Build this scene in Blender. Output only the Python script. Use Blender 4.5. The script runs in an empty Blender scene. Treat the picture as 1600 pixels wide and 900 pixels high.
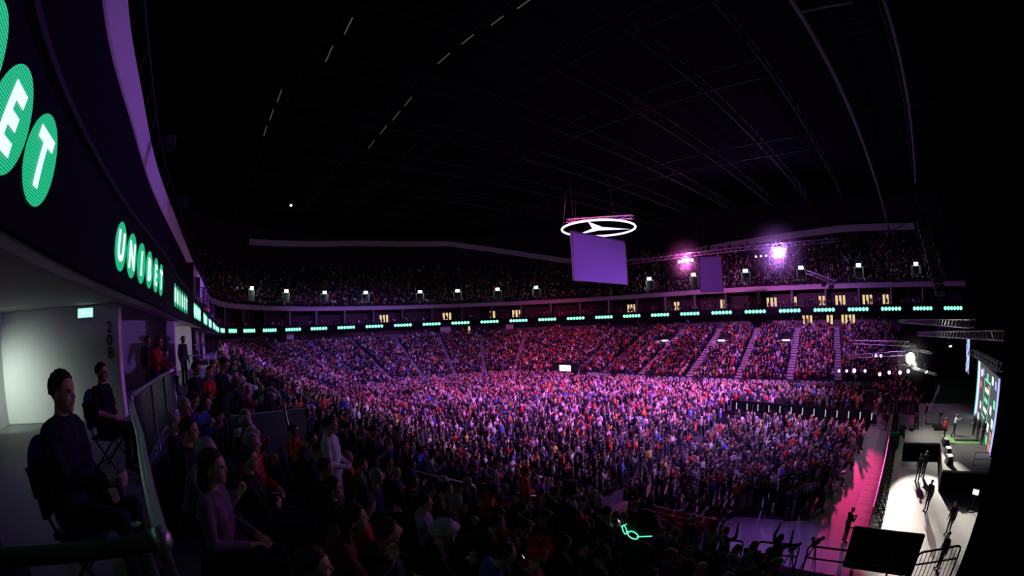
import bpy, bmesh, math, random
import numpy as np
from mathutils import Matrix, Vector
random.seed(7); rng = np.random.default_rng(7)
SC = bpy.context.scene
COL = SC.collection
PI = math.pi

# ------------------------------------------------------------------ camera, world, exposure
EYE = 9.7
cd = bpy.data.cameras.new('camera'); cam = bpy.data.objects.new('camera', cd); COL.objects.link(cam); SC.camera = cam
cd.type = 'PANO'                      # a 15 mm diagonal fisheye on full frame, upper part of the frame kept
src = cd.cycles if (not hasattr(cd, 'panorama_type') and hasattr(cd, 'cycles')) else cd
src.panorama_type = 'FISHEYE_EQUISOLID'; src.fisheye_lens = 15.0; src.fisheye_fov = math.radians(200)
cd.sensor_width = 36; cd.shift_y = 83.33 / 900; cd.clip_start = .05; cd.clip_end = 600
PITCH, ROLL, PHI = math.radians(-1.969), math.radians(-2.198), math.radians(41.8)
def cam_axes():
    cp, sp, cr, sr = math.cos(PITCH), math.sin(PITCH), math.cos(ROLL), math.sin(ROLL)
    F = Vector((0, cp, sp)); U0 = Vector((0, -sp, cp)); R0 = Vector((1, 0, 0))
    R = cr * R0 + sr * U0; U = -sr * R0 + cr * U0
    cf, sf = math.cos(PHI), math.sin(PHI)
    w = lambda q: Vector((q.x * cf + q.y * sf, -q.x * sf + q.y * cf, q.z))
    return w(R), w(U), w(F)
R, U, F = cam_axes()
cam.matrix_world = Matrix(((R.x, U.x, -F.x, 0), (R.y, U.y, -F.y, 0), (R.z, U.z, -F.z, EYE), (0, 0, 0, 1)))
w = bpy.data.worlds.new('hall_air'); SC.world = w; w.use_nodes = True
w.node_tree.nodes['Background'].inputs[0].default_value = (.35, .2, .8, 1)
w.node_tree.nodes['Background'].inputs[1].default_value = .0007
SC.view_settings.view_transform = 'Standard'; SC.view_settings.look = 'None'
SC.view_settings.gamma = 1; SC.view_settings.exposure = 0; SC.view_settings.use_curve_mapping = False
try:
    SC.cycles.use_denoising = True; SC.cycles.max_bounces = 4; SC.cycles.diffuse_bounces = 2; SC.cycles.glossy_bounces = 2
    SC.cycles.sample_clamp_indirect = 2; SC.cycles.caustics_reflective = False; SC.cycles.caustics_refractive = False
except Exception: pass

VIOLET = (.42, .16, 1.0); PINK = (1.0, .12, .48); PURPLE = (.62, .18, 1.0); ROSE = (1.0, .18, .30); WARM = (1.0, .93, .80)
def spot(loc, aim, power, color, angle=70, blend=1.0, size=.5, parent=None):
    l = bpy.data.lights.new('spot', 'SPOT'); l.energy = power; l.color = color; l.spot_size = math.radians(angle); l.spot_blend = blend; l.shadow_soft_size = size
    o = bpy.data.objects.new('spot', l); COL.objects.link(o); o.location = loc
    o.rotation_euler = (Vector(aim) - Vector(loc)).to_track_quat('-Z', 'Y').to_euler()
    return o
K = 1.0
# the rig over the floor: (place, aim, watts, colour, cone)
RIG = [
    ((13, 16, 26), (46, 30, 1), 26e3, PURPLE, 60), ((13, 34, 26), (40, 52, 1), 34e3, (.75, .2, 1), 66),
    ((46, 0, 21), (40, 26, 1), 80e3, (.8, .2, 1), 78), ((68, 12, 20.5), (36, 24, 0), 85e3, (.6, .2, 1), 62), ((66, 29, 20), (34, 30, 0), 85e3, (1, .2, .62), 66),
    ((14, 8, 26), (33, 10, 0), 36e3, (.6, .25, 1), 46), ((14, 24, 26), (74, 22, 5), 105e3, (.85, .16, .75), 44),
    ((14, 34, 26), (70, 66, 5), 54e3, (1, .07, .22), 26), ((15, 40, 26), (30, 76, 5), 52e3, (.42, .17, 1), 56),
    ((12, 34, 26), (3, 48, 7), 26e3, (.38, .12, 1), 66), ((20, 10, 25), (76, 7, 6), 42e3, (.55, .18, 1), 30),
    ((34, 36, 26), (50, 10, 0), 40e3, (1, .12, .45), 54), ((34, 30, 26), (54, 46, 0), 26e3, PINK, 70),
    ((14, 10, 25), (34.5, 26, 12.0), 20e3, (.45, .16, 1), 15), ((66, 28, 19.6), (6, 9, 5), 7e3, (1, .2, .55), 44), ((68.5, 13, 20), (9, 7, 3), 7e3, (.55, .2, 1), 40),
    ((46.5, -1.2, 8.2), (30, 12, 1), 38e3, (.68, .36, 1), 50), ((50, 1, 6), (52, 14, 1), 7e3, (.75, .3, 1), 80),
    ((15, 15, 26), (-2.5, 11, 15.3), 4.6e3, (.30, .10, 1), 56),
    ((16, 6, 24), (16.2, 3.0, 0), 7e3, (.4, .14, 1), 22),
]
for loc, aim, pw, c, ang in RIG: spot(loc, aim, pw * K, c, ang)

# ------------------------------------------------------------------ materials
MATS = {}
def mat(name, color, rough=.7, metal=0., emit=0., ecol=None, noise=.12, scale=8., objcolor=False, sampling=None, spec=.3):
    if name in MATS: return MATS[name]
    m = bpy.data.materials.new(name); m.use_nodes = True; nt = m.node_tree; N, L = nt.nodes, nt.links
    b = N['Principled BSDF']; b.inputs['Roughness'].default_value = rough; b.inputs['Metallic'].default_value = metal
    if 'Specular IOR Level' in b.inputs: b.inputs['Specular IOR Level'].default_value = spec
    if emit > 0:
        b.inputs['Base Color'].default_value = (.02, .02, .02, 1)
        b.inputs['Emission Color'].default_value = (*(ecol or color), 1); b.inputs['Emission Strength'].default_value = emit
        try: m.cycles.emission_sampling = sampling or 'NONE'
        except Exception: pass
    else:
        tc = N.new('ShaderNodeTexCoord'); nz = N.new('ShaderNodeTexNoise'); nz.inputs['Scale'].default_value = scale; nz.inputs['Detail'].default_value = 3
        L.new(tc.outputs['Object'], nz.inputs['Vector'])
        mr = N.new('ShaderNodeMapRange'); mr.inputs['To Min'].default_value = 1 - noise; mr.inputs['To Max'].default_value = 1 + noise
        L.new(nz.outputs['Fac'], mr.inputs['Value'])
        mx = N.new('ShaderNodeVectorMath'); mx.operation = 'SCALE'
        if objcolor:
            oi = N.new('ShaderNodeObjectInfo'); L.new(oi.outputs['Color'], mx.inputs[0])
        else: mx.inputs[0].default_value = color[:3]
        L.new(mr.outputs['Result'], mx.inputs['Scale']); L.new(mx.outputs['Vector'], b.inputs['Base Color'])
    MATS[name] = m; return m
M = dict(
    black=mat('black_paint', (.012, .012, .014), .6), blackgloss=mat('black_gloss', (.01, .01, .012), .25),
    dark=mat('dark_grey', (.03, .03, .035), .7), fascia=mat('ribbon_black', (.008, .007, .012), .6, spec=.05),
    white_wall=mat('white_plaster', (.72, .73, .70), .8, noise=.03), soffit=mat('soffit_grey', (.42, .42, .40), .8, noise=.04),
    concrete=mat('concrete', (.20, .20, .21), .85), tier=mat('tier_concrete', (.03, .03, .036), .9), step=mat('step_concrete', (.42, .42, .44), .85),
    balcony=mat('balcony_plaster', (.62, .62, .64), .8, noise=.03), steel=mat('galvanised_steel', (.45, .46, .48), .35, .8),
    alu=mat('aluminium_truss', (.55, .55, .57), .35, .7), rooft=mat('roof_steel', (.016, .016, .022), .6, spec=.2), roof=mat('roof_deck', (.005, .005, .008), .9, spec=.03),
    seat=mat('seat_plastic', (.035, .03, .045), .5), redseat=mat('seat_red', (.30, .05, .09), .5), chair=mat('chair_blue', (.03, .035, .09), .7),
    drape=mat('black_drape', (.004, .004, .005), .95, spec=.02), carpet=mat('stage_carpet', (.22, .21, .20), .95), boards=mat('rink_board', (.05, .05, .07), .5),
    screen=mat('projection_cloth', (.066, .07, .15), .9, spec=.05, noise=.02), white=mat('white_paint', (.75, .75, .75), .6),
    glow_white=mat('lamp_white', (1, 1, 1), emit=6, ecol=(.9, 1, .97)), glow_violet=mat('lens_violet', (1, 1, 1), emit=16, ecol=(.75, .35, 1)),
    glow_pink=mat('lens_pink', (1, 1, 1), emit=14, ecol=(1, .25, .75)), glow_hot=mat('lens_warm', (1, 1, 1), emit=30, ecol=(1, .97, .85)),
    glow_lilac=mat('lens_lilac', (1, 1, 1), emit=5, ecol=(.72, .5, 1)), glow_star=mat('star_tube', (1, 1, 1), emit=1.6, ecol=(.80, .70, 1)),
    glow_win=mat('window_light', (1, 1, 1), emit=.85, ecol=(1, .72, .36)), glow_dim=mat('tube_light', (1, 1, 1), emit=.09, ecol=(.75, .55, .45)),
    glow_exit=mat('exit_panel', (1, 1, 1), emit=1.1, ecol=(.45, 1, .80)), green=mat('green_door', (.02, .42, .22), .6),
    oche=mat('green_strip', (.35, .72, .22), .7), neon=mat('neon_green', (1, 1, 1), emit=1.4, ecol=(.1, 1, .55)), phone=mat('phone_glow', (1, 1, 1), emit=1.2, ecol=(.6, .75, 1)),
    led_green_bloom=mat('led_green_bloom', (0, 1, 0), emit=1.7, ecol=(.16, .85, .55)), led_white=mat('led_white', (1, 1, 1), emit=1.1, ecol=(.78, 1, .97)),  # far discs: lens bloom put into a brighter, whiter green
    led_text=mat('led_text', (.8, .8, .8), .6), disc_dim=mat('board_disc', (.55, .62, .6), .6), digit=mat('digit_black', (.02, .02, .025), .6), digitw=mat('digit_grey', (.34, .33, .4), .6),
    skin=mat('skin', (.55, .32, .23), .6, noise=.05), cloth=mat('cloth', (.5, .5, .5), .9, objcolor=True), trousers=mat('trousers', (.022, .024, .035), .9), shoe=mat('shoe', (.015, .014, .014), .6),
    hair=mat('hair', (.03, .02, .012), .7, objcolor=True), eye=mat('eye_dark', (.02, .015, .012), .3), lip=mat('lip', (.35, .14, .12), .5),
    glass=mat('smoked_glass', (.03, .03, .04), .1),
)
def led_dot_mat():
    m = bpy.data.materials.new('led_green_dots'); m.use_nodes = True; nt = m.node_tree; N, L = nt.nodes, nt.links
    b = N['Principled BSDF']; b.inputs['Base Color'].default_value = (.01, .02, .015, 1)
    uv = N.new('ShaderNodeUVMap'); uv.uv_map = 'metres'
    sx = N.new('ShaderNodeSeparateXYZ'); L.new(uv.outputs[0], sx.inputs[0])
    def wave(sock):
        a = N.new('ShaderNodeMath'); a.operation = 'MULTIPLY'; a.inputs[1].default_value = 2 * PI / .021; L.new(sock, a.inputs[0])
        s = N.new('ShaderNodeMath'); s.operation = 'SINE'; L.new(a.outputs[0], s.inputs[0]); return s.outputs[0]
    ad = N.new('ShaderNodeMath'); ad.operation = 'ADD'; L.new(wave(sx.outputs[0]), ad.inputs[0]); L.new(wave(sx.outputs[1]), ad.inputs[1])
    mr = N.new('ShaderNodeMapRange'); mr.inputs['From Min'].default_value = -1.2; mr.inputs['From Max'].default_value = 1.2
    mr.inputs['To Min'].default_value = .22; mr.inputs['To Max'].default_value = 1.25; L.new(ad.outputs[0], mr.inputs['Value'])
    b.inputs['Emission Color'].default_value = (.012, .62, .28, 1); L.new(mr.outputs[0], b.inputs['Emission Strength'])
    try: m.cycles.emission_sampling = 'NONE'
    except Exception: pass
    return m
M['led_dots'] = led_dot_mat()
def attr_mat(name, attr, rough=.85):
    m = bpy.data.materials.new(name); m.use_nodes = True; nt = m.node_tree
    a = nt.nodes.new('ShaderNodeAttribute'); a.attribute_name = attr; b = nt.nodes['Principled BSDF']
    nt.links.new(a.outputs['Color'], b.inputs['Base Color']); b.inputs['Roughness'].default_value = rough
    return m
M['crowd'] = attr_mat('crowd_clothes', 'clothes')

# ------------------------------------------------------------------ mesh helper
class MB:
    def __init__(s): s.v, s.f, s.m = [], [], []
    def add(s, vs, fs, mi=0):
        o = len(s.v); s.v += [tuple(p) for p in vs]; s.f += [tuple(i + o for i in f) for f in fs]; s.m += [mi] * len(fs); return s
    def box(s, c, d, rz=0, mi=0, ch=.0):
        x, y, z = d[0] / 2, d[1] / 2, d[2] / 2; cr, sr = math.cos(rz), math.sin(rz)
        ch = min(ch, x * .9, y * .9, z * .9)
        if ch > 0:
            bm = bmesh.new(); bmesh.ops.create_cube(bm, size=1); bmesh.ops.scale(bm, vec=d, verts=bm.verts)
            bmesh.ops.bevel(bm, geom=bm.edges[:], offset=ch, segments=2, affect='EDGES', profile=.6)
            vs = [tuple(q.co) for q in bm.verts]; bm.verts.index_update(); fs = [[q.index for q in f.verts] for f in bm.faces]; bm.free()
        else:
            vs = [(a * x, b * y, e * z) for a in (-1, 1) for b in (-1, 1) for e in (-1, 1)]
            fs = [(0, 1, 3, 2), (4, 6, 7, 5), (0, 4, 5, 1), (2, 3, 7, 6), (0, 2, 6, 4), (1, 5, 7, 3)]
        return s.add([(c[0] + p[0] * cr - p[1] * sr, c[1] + p[0] * sr + p[1] * cr, c[2] + p[2]) for p in vs], fs, mi)
    def tube(s, pts, r, n=8, mi=0, cap=True, closed=False):
        P = [Vector(p) for p in pts]; k = len(P); rings = []
        for i in range(k):
            if closed: t = P[(i + 1) % k] - P[i - 1]
            else: t = P[min(i + 1, k - 1)] - P[max(i - 1, 0)]
            t.normalize(); up = Vector((0, 0, 1)) if abs(t.z) < .95 else Vector((0, 1, 0))
            a = t.cross(up).normalized(); b = t.cross(a).normalized()
            rr = r[i] if isinstance(r, (list, tuple)) else r
            rings.append([P[i] + a * (rr * math.cos(2 * PI * j / n)) + b * (rr * math.sin(2 * PI * j / n)) for j in range(n)])
        vs = [p for g in rings for p in g]; fs = []
        for i in range(k if closed else k - 1):
            q = (i + 1) % k
            for j in range(n): fs.append((i * n + j, i * n + (j + 1) % n, q * n + (j + 1) % n, q * n + j))
        if cap and not closed: fs += [tuple(range(n)), tuple((k - 1) * n + j for j in reversed(range(n)))]
        return s.add(vs, fs, mi)
    def bar(s, a, b, w_, mi=0):
        return s.tube([a, b], w_ * .7071, 4, mi)
    def lathe(s, c, prof, n=16, mi=0, axis=None):
        vs, fs = [], []; q = None
        if axis is not None: q = Vector(axis).to_track_quat('Z', 'Y')
        for r, z in prof:
            for j in range(n):
                p = Vector((r * math.cos(2 * PI * j / n), r * math.sin(2 * PI * j / n), z))
                if q is not None: p = q @ p
                vs.append(p + Vector(c))
        for i in range(len(prof) - 1):
            for j in range(n): fs.append((i * n + j, i * n + (j + 1) % n, (i + 1) * n + (j + 1) % n, (i + 1) * n + j))
        fs += [tuple(reversed(range(n))), tuple((len(prof) - 1) * n + j for j in range(n))]
        return s.add(vs, fs, mi)
    def ball(s, c, r, n=10, k=6, mi=0):
        r = r if isinstance(r, (tuple, list)) else (r, r, r); vs = [(c[0], c[1], c[2] - r[2])]; fs = []
        for i in range(1, k):
            t = -PI / 2 + PI * i / k
            for j in range(n): vs.append((c[0] + r[0] * math.cos(t) * math.cos(2 * PI * j / n), c[1] + r[1] * math.cos(t) * math.sin(2 * PI * j / n), c[2] + r[2] * math.sin(t)))
        vs.append((c[0], c[1], c[2] + r[2])); L_ = len(vs) - 1
        for j in range(n): fs.append((0, 1 + (j + 1) % n, 1 + j))
        for i in range(k - 2):
            for j in range(n): fs.append((1 + i * n + j, 1 + i * n + (j + 1) % n, 1 + (i + 1) * n + (j + 1) % n, 1 + (i + 1) * n + j))
        for j in range(n): fs.append((L_, 1 + (k - 2) * n + j, 1 + (k - 2) * n + (j + 1) % n))
        return s.add(vs, fs, mi)
    def prism(s, poly, z0, z1, mi=0):
        n = len(poly); vs = [(x, y, z0) for x, y in poly] + [(x, y, z1) for x, y in poly]
        return s.add(vs, [tuple(reversed(range(n))), tuple(range(n, 2 * n))] + [(i, (i + 1) % n, n + (i + 1) % n, n + i) for i in range(n)], mi)
    def mesh(s, name, mats, smooth=False):
        me = bpy.data.meshes.new(name); me.from_pydata([tuple(p) for p in s.v], [], s.f)
        for m in (mats if isinstance(mats, (list, tuple)) else [mats]): me.materials.append(m)
        me.polygons.foreach_set('material_index', s.m)
        if smooth: me.polygons.foreach_set('use_smooth', [True] * len(me.polygons))
        me.update(); return me
    def build(s, name, mats, parent=None, smooth=False):
        o = bpy.data.objects.new(name, s.mesh(name, mats, smooth)); COL.objects.link(o)
        if parent is not None: o.parent = parent
        return o
def tag(o, label=None, cat=None, group=None, kind=None):
    if label: o['label'] = label
    if cat: o['category'] = cat
    if group: o['group'] = group
    if kind: o['kind'] = kind
    return o
def empty(name, loc, label, cat, group=None, rz=0):
    o = bpy.data.objects.new(name, None); COL.objects.link(o); o.location = loc; o.rotation_euler = (0, 0, rz); o.empty_display_size = .2
    return tag(o, label, cat, group)
def struct(name, mb, m, smooth=False): return tag(mb.build(name, m, smooth=smooth), kind='structure')
def dup(o, loc=None, rz=None, label=None, group=None):
    c = o.copy(); COL.objects.link(c)
    if loc is not None: c.location = loc
    if rz is not None: c.rotation_euler = (0, 0, rz)
    if label: c['label'] = label
    if group: c['group'] = group
    for ch in list(o.children):
        d = ch.copy(); COL.objects.link(d); d.parent = c
        for g in list(ch.children):
            e = g.copy(); COL.objects.link(e); e.parent = d
    return c
def truss_mb(a, b, w_=.35, bay=.5, r=.025, n=5):
    mb = MB(); a, b = Vector(a), Vector(b); t = (b - a).normalized(); up = Vector((0, 0, 1)); s = t.cross(up).normalized(); u = s.cross(t).normalized(); h = w_ / 2
    cs = [s * h + u * h, s * -h + u * h, s * -h - u * h, s * h - u * h]
    for c in cs: mb.tube([a + c, b + c], r, n)
    k = max(2, int((b - a).length / bay))
    for i in range(k):
        p, q = a.lerp(b, i / k), a.lerp(b, (i + 1) / k)
        for j in range(4):
            c1, c2 = cs[j], cs[(j + 1) % 4]
            if i % 2: c1, c2 = c2, c1
            mb.tube([p + c1, q + c2], r * .6, 4, cap=False)
    return mb

# ------------------------------------------------------------------ the bowl's plan: one closed sweep, t is metres inwards from the ribbon
RING = [(-2.0, -22), (-2.0, -14), (-2.0, -9), (-2.0, -4), (-1.9, -.3), (-1.7, 3.1), (-1.5, 6.3), (-1.2, 9.8), (-1.0, 14.8), (-.5, 22), (-.1, 28.9), (.3, 35.9), (.8, 43.1), (1.2, 50.6), (1.7, 58), (2.8, 65.1), (5.3, 71.9), (9.6, 78),
        (14.7, 82.8), (20.8, 86.3), (27.4, 88.5), (34.5, 89.2), (41.5, 88.8), (48.4, 87.3), (54.6, 85), (60.3, 81.8), (65.6, 77.6), (70.2, 72.5), (73.6, 66.7), (76.1, 60.3), (77.6, 53.8), (78.1, 47.4), (78.2, 41), (78.1, 34.6),
        (78.2, 28.3), (78.6, 21.3), (79.1, 14.6), (79.7, 7.6), (80.3, .3), (80.9, -7.2), (81.2, -14.5), (80.8, -24)]
def catmull(P, k=24):
    P = np.array(P, float); out = []
    for i in range(len(P) - 1):
        p0, p1, p2, p3 = P[max(i - 1, 0)], P[i], P[i + 1], P[min(i + 2, len(P) - 1)]
        t = np.linspace(0, 1, k, endpoint=False)[:, None]
        out.append(.5 * (2 * p1 + (p2 - p0) * t + (2 * p0 - 5 * p1 + 4 * p2 - p3) * t ** 2 + (3 * p1 - p0 - 3 * p2 + p3) * t ** 3))
    return np.vstack(out + [P[-1:]])
RP = catmull(RING); RS = np.concatenate([[0], np.cumsum(np.linalg.norm(np.diff(RP, axis=0), axis=1))]); SMAX = RS[-1]
_t = np.gradient(RP, axis=0)
for _ in range(30): _t[1:-1] = (_t[:-2] + 2 * _t[1:-1] + _t[2:]) / 4
_t /= np.linalg.norm(_t, axis=1, keepdims=True); RN = np.stack([_t[:, 1], -_t[:, 0]], -1)
def rp(s, t=0.):
    x = np.interp(s, RS, RP[:, 0]); y = np.interp(s, RS, RP[:, 1]); nx = np.interp(s, RS, RN[:, 0]); ny = np.interp(s, RS, RN[:, 1]); l = np.hypot(nx, ny)
    return np.stack([x + t * nx / l, y + t * ny / l], -1)
def rang(s):                                     # heading of the inward normal
    return math.atan2(float(np.interp(s, RS, RN[:, 1])), float(np.interp(s, RS, RN[:, 0])))
def s_of(x, y): return float(RS[np.argmin((RP[:, 0] - x) ** 2 + (RP[:, 1] - y) ** 2)])
def sweep(prof, s0, s1, step=1.2, mi=0, mb=None):
    mb = mb or MB(); n = max(2, int((s1 - s0) / step) + 1); ss = np.linspace(s0, s1, n); vs = []
    for t, z in prof:
        p = rp(ss, t); vs.append(np.column_stack([p, np.full(n, z)]))
    k = len(prof); V = np.stack(vs, 1).reshape(-1, 3)
    fs = [(i * k + j, (i + 1) * k + j, (i + 1) * k + j + 1, i * k + j + 1) for i in range(n - 1) for j in range(k - 1)]
    return mb.add(V.tolist(), fs, mi)
S_NEAR0 = s_of(-1.7, 3.1)
S_END0, S_END1 = s_of(2.8, 65.1), s_of(80.9, -7.2)

# ------------------------------------------------------------------ the setting
ZW = 8.2                                        # the walkway under the ribbon
def row_z(r, n): return 7.7 - (7.7 - 1.35) * r / (n - 1) if n < 20 else 7.7 - (7.7 - .9) * r / (n - 1)
ROW, T0 = .85, .8
NS, NE = 17, 21
def tier_prof(n):
    p = [(T0, ZW)]
    for r in range(n): p += [(T0 + ROW * r, row_z(r, n)), (T0 + ROW * (r + 1), row_z(r, n))]
    return p + [(T0 + ROW * n + .05, 0)]
# main floor: dark rink boards laid over, brighter bare floor in front of the stage
mb = MB(); mb.add([(-6, -40, 0), (90, -40, 0), (90, 95, 0), (-6, 95, 0)], [(0, 1, 2, 3)]); struct('floor', mb, mat('floor_boards', (.075, .07, .08), .55, noise=.10, scale=.6))
mb = MB(); mb.prism([(12.6, -14), (46.5, -14), (46.5, -2.4), (20.2, 1.7), (19.4, 5.6), (12.6, 9)], -.05, .008); struct('pit_floor', mb, mat('pit_boards', (.40, .385, .37), .6, noise=.12, scale=.8))
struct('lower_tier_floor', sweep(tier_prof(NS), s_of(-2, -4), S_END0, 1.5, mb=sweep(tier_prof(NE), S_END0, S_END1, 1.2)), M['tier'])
mb = MB()
for s_ in (S_END0, S_END1):                     # cheeks where the deeper end block meets the sides
    a, b = rp(s_, T0 + ROW * NS), rp(s_, T0 + ROW * NE)
    mb.add([(*a, 0), (*b, 0), (*b, 1.0), (*a, 2.4)], [(0, 1, 2, 3)])
struct('tier_end_wall', mb, M['dark'])
# walkway behind the top row, back wall, soffit
struct('walkway_floor', sweep([(.82, 7.0), (.82, ZW), (-7, ZW)], s_of(-1.2, 9.9), SMAX, 2), mat('walkway_grey', (.15, .155, .15), .6))
mb = MB(); mb.prism([(-9, -3), (.25, -3), (.25, 1.25), (-.3, 1.42), (-.62, 3.1), (-1.06, 5.0), (-.97, 6.8), (-.82, 9.95), (-9, 9.95)], 6.6, ZW)
struct('platform_floor', mb, MATS['walkway_grey'])
struct('soffit_ceiling', sweep([(-.02, 10.47), (-.5, 10.47), (-1.0, 10.62), (-7, 10.62)], 0, SMAX, 1.5), M['soffit'])
struct('concourse_wall', sweep([(-4.8, 10.62), (-4.8, ZW)], s_of(-.9, 27), SMAX, 2), mat('concourse_paint', (.16, .15, .19), .8))
struct('wall_left', MB().add([(-6.0, -6, ZW), (-6.0, 9.9, ZW), (-6.0, 9.9, 10.62), (-6.0, -6, 10.62)], [(0, 1, 2, 3)]).add([(-6.6, 9.9, ZW), (-6.6, 40, ZW), (-6.6, 40, 10.62), (-6.6, 9.9, 10.62)], [(0, 1, 2, 3)]), M['white_wall'])
for k, (y0, x1, wd) in enumerate([(9.75, -2.25, .22), (16.55, -1.33, .35), (25.2, -1.0, .3), (33.5, -.7, .3), (42, -.3, .3)]):
    mb = MB(); mb.box(((-6.7 + x1) / 2, y0 + .2, (ZW + 10.62) / 2), (x1 + 6.7, .4, 10.62 - ZW), ch=.02)
    if k: mb.box((x1 - wd / 2, y0 - .12, (ZW + 10.62) / 2), (wd, .5, 10.62 - ZW), ch=.02)
    struct('wall_section' if k == 0 else 'wall_portal', mb, M['white_wall'])
# suites: terrace, party walls, back wall with lit doors, balcony above
struct('suite_floor', sweep([(-.3, 11.5), (-1.5, 11.5), (-1.5, 11.75), (-4.5, 11.75)], 0, SMAX, 2), M['dark'])
struct('suite_wall', sweep([(-4.5, 14.9), (-4.5, 11.7)], 0, SMAX, 2), mat('suite_paint', (.08, .07, .075), .8))
mb = MB(); PIT = 6.93; n_part = int(SMAX / PIT)
for k in range(n_part):
    s_ = 3 + k * PIT; c = rp(s_, -2.7); h = rang(s_)
    if s_ > S_NEAR0 + 23: mb.box((c[0], c[1], 13.3), (3.5, .2, 3.15), h, ch=.02)
struct('suite_party_wall', mb, MATS['suite_paint'])
mb = MB()
for k in range(n_part):
    s_ = 3 + k * PIT; c = rp(s_, -1.45); h = rang(s_)
    if s_ > S_NEAR0 + 30: mb.box((c[0], c[1], 13.35), (.3, .42, 2.9), h, ch=.03)
struct('suite_column', mb, M['balcony'])
struct('suite_front_wall', sweep([(-.36, 11.6), (-.40, 11.7), (-1.47, 14.86)], 0, S_NEAR0 + 24, 1), mat('suite_blind', (.012, .011, .016), .9, spec=.02))
struct('suite_ceiling', sweep([(-6.5, 14.86), (-1.5, 14.86)], 0, SMAX, 2), M['black'])
struct('balcony_trim', sweep([(-1.5, 14.85), (-1.46, 14.85), (-1.42, 14.9), (-1.42, 15.72), (-1.48, 15.78), (-1.6, 15.78), (-1.6, 15.5)], 0, SMAX, 1.0), M['balcony'])
def up_prof():
    p = [(-1.6, 15.4)]
    for r in range(20): p += [(-1.6 - .8 * r, 15.5 + .6 * r), (-2.4 - .8 * r, 15.5 + .6 * r)]
    return p + [(-18, 36)]
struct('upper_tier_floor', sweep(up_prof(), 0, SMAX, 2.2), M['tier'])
struct('roof', MB().add([(-40, -45, 36), (120, -45, 36), (120, 125, 36), (-40, 125, 36)], [(3, 2, 1, 0)]), M['roof'])
struct('wall_back', MB().add([(-30, -38, 0), (110, -38, 0), (110, -38, 36), (-30, -38, 36)], [(0, 1, 2, 3)]), M['drape'])
def s_at_az(az, t, s_from=None):                             # where a bearing from the walkway meets the bowl line at offset t
    P = rp(RS, t); a = np.degrees(np.arctan2(P[:, 0], P[:, 1])); i0 = np.argmin(np.abs(RS - (S_NEAR0 if s_from is None else s_from))); j = i0 + np.argmin(np.abs(a[i0:] - az)); return float(RS[j])
BZ = [(6, 31.5), (12.3, 32.3), (21.3, 33.4), (33.6, 33.5), (40, 31.2), (46.1, 28.6), (49.1, 27.2), (53, 26.0), (58.3, 25.4), (68.5, 26.2), (77.6, 27.2), (89, 28.4), (99.6, 28.3)]
mb = MB(); vs = []; az_ = np.linspace(6, 99.6, 120)
for az in az_:
    p = rp(s_at_az(az, -14.6), -14.6); p2 = rp(s_at_az(az, -14.6), -15.4); z = float(np.interp(az, [b[0] for b in BZ], [b[1] for b in BZ])); vs += [(*p2, z - .9), (*p, z - .9), (*p, z + .5), (*p2, z + .5)]
mb.add(vs, [(4 * i + k, 4 * i + (k + 1) % 4, 4 * i + 4 + (k + 1) % 4, 4 * i + 4 + k) for i in range(119) for k in range(4)]); struct('roof_edge_beam', mb, mat('rim_beam', (.55, .54, .58), .7))
# low wall under the bottom row
struct('tier_front_wall', sweep([(T0 + ROW * NE + .1, 0), (T0 + ROW * NE + .1, .95), (T0 + ROW * NE - .05, .95)], S_END0, S_END1, 1.2), M['boards'])

# aisles: pale stairs down the tiers
FAR_AISLE = [4.8, 12.5, 20.5, 28, 36, 44, 51]; END_AISLE = [(70, 73), (62, 80.5), (53, 85.5), (43, 88.5), (32, 89.1), (22, 86.8), (12, 80.8)]; NEAR_AISLE = [9.6, 17.9, 27, 36, 45, 55]
AISLES = [s_of(78.4, y) for y in FAR_AISLE] + [s_of(*q) for q in END_AISLE] + [s_of(-1, y) for y in NEAR_AISLE]
def in_aisle(s, extra=0.): return any(abs(s - a) < .75 + extra for a in AISLES)
mb = MB()
for a in AISLES[:-6]:
    n = NE if S_END0 < a < S_END1 else NS; h = rang(a)
    for r in range(n):
        z = row_z(r, n); dz = row_z(0, n) - row_z(1, n)
        for q in (0, 1):
            c = rp(a, T0 + ROW * (r + .25 + .5 * q)); zz = z - dz * .5 * q + .04 + dz * .5
            mb.box((c[0], c[1], zz - .15), (.40, 1.15, .3), h)
struct('aisle_steps_floor', mb, M['step'])
mb = MB()
for a in np.arange(30, SMAX - 5, 11.5):
    h = rang(a)
    for r in range(2, 19):
        c = rp(a, -2.0 - .8 * r); mb.box((c[0], c[1], 15.5 + .6 * r + .02), (.5, 1.0, .25), h)
struct('upper_steps_floor', mb, M['concrete'])

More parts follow.
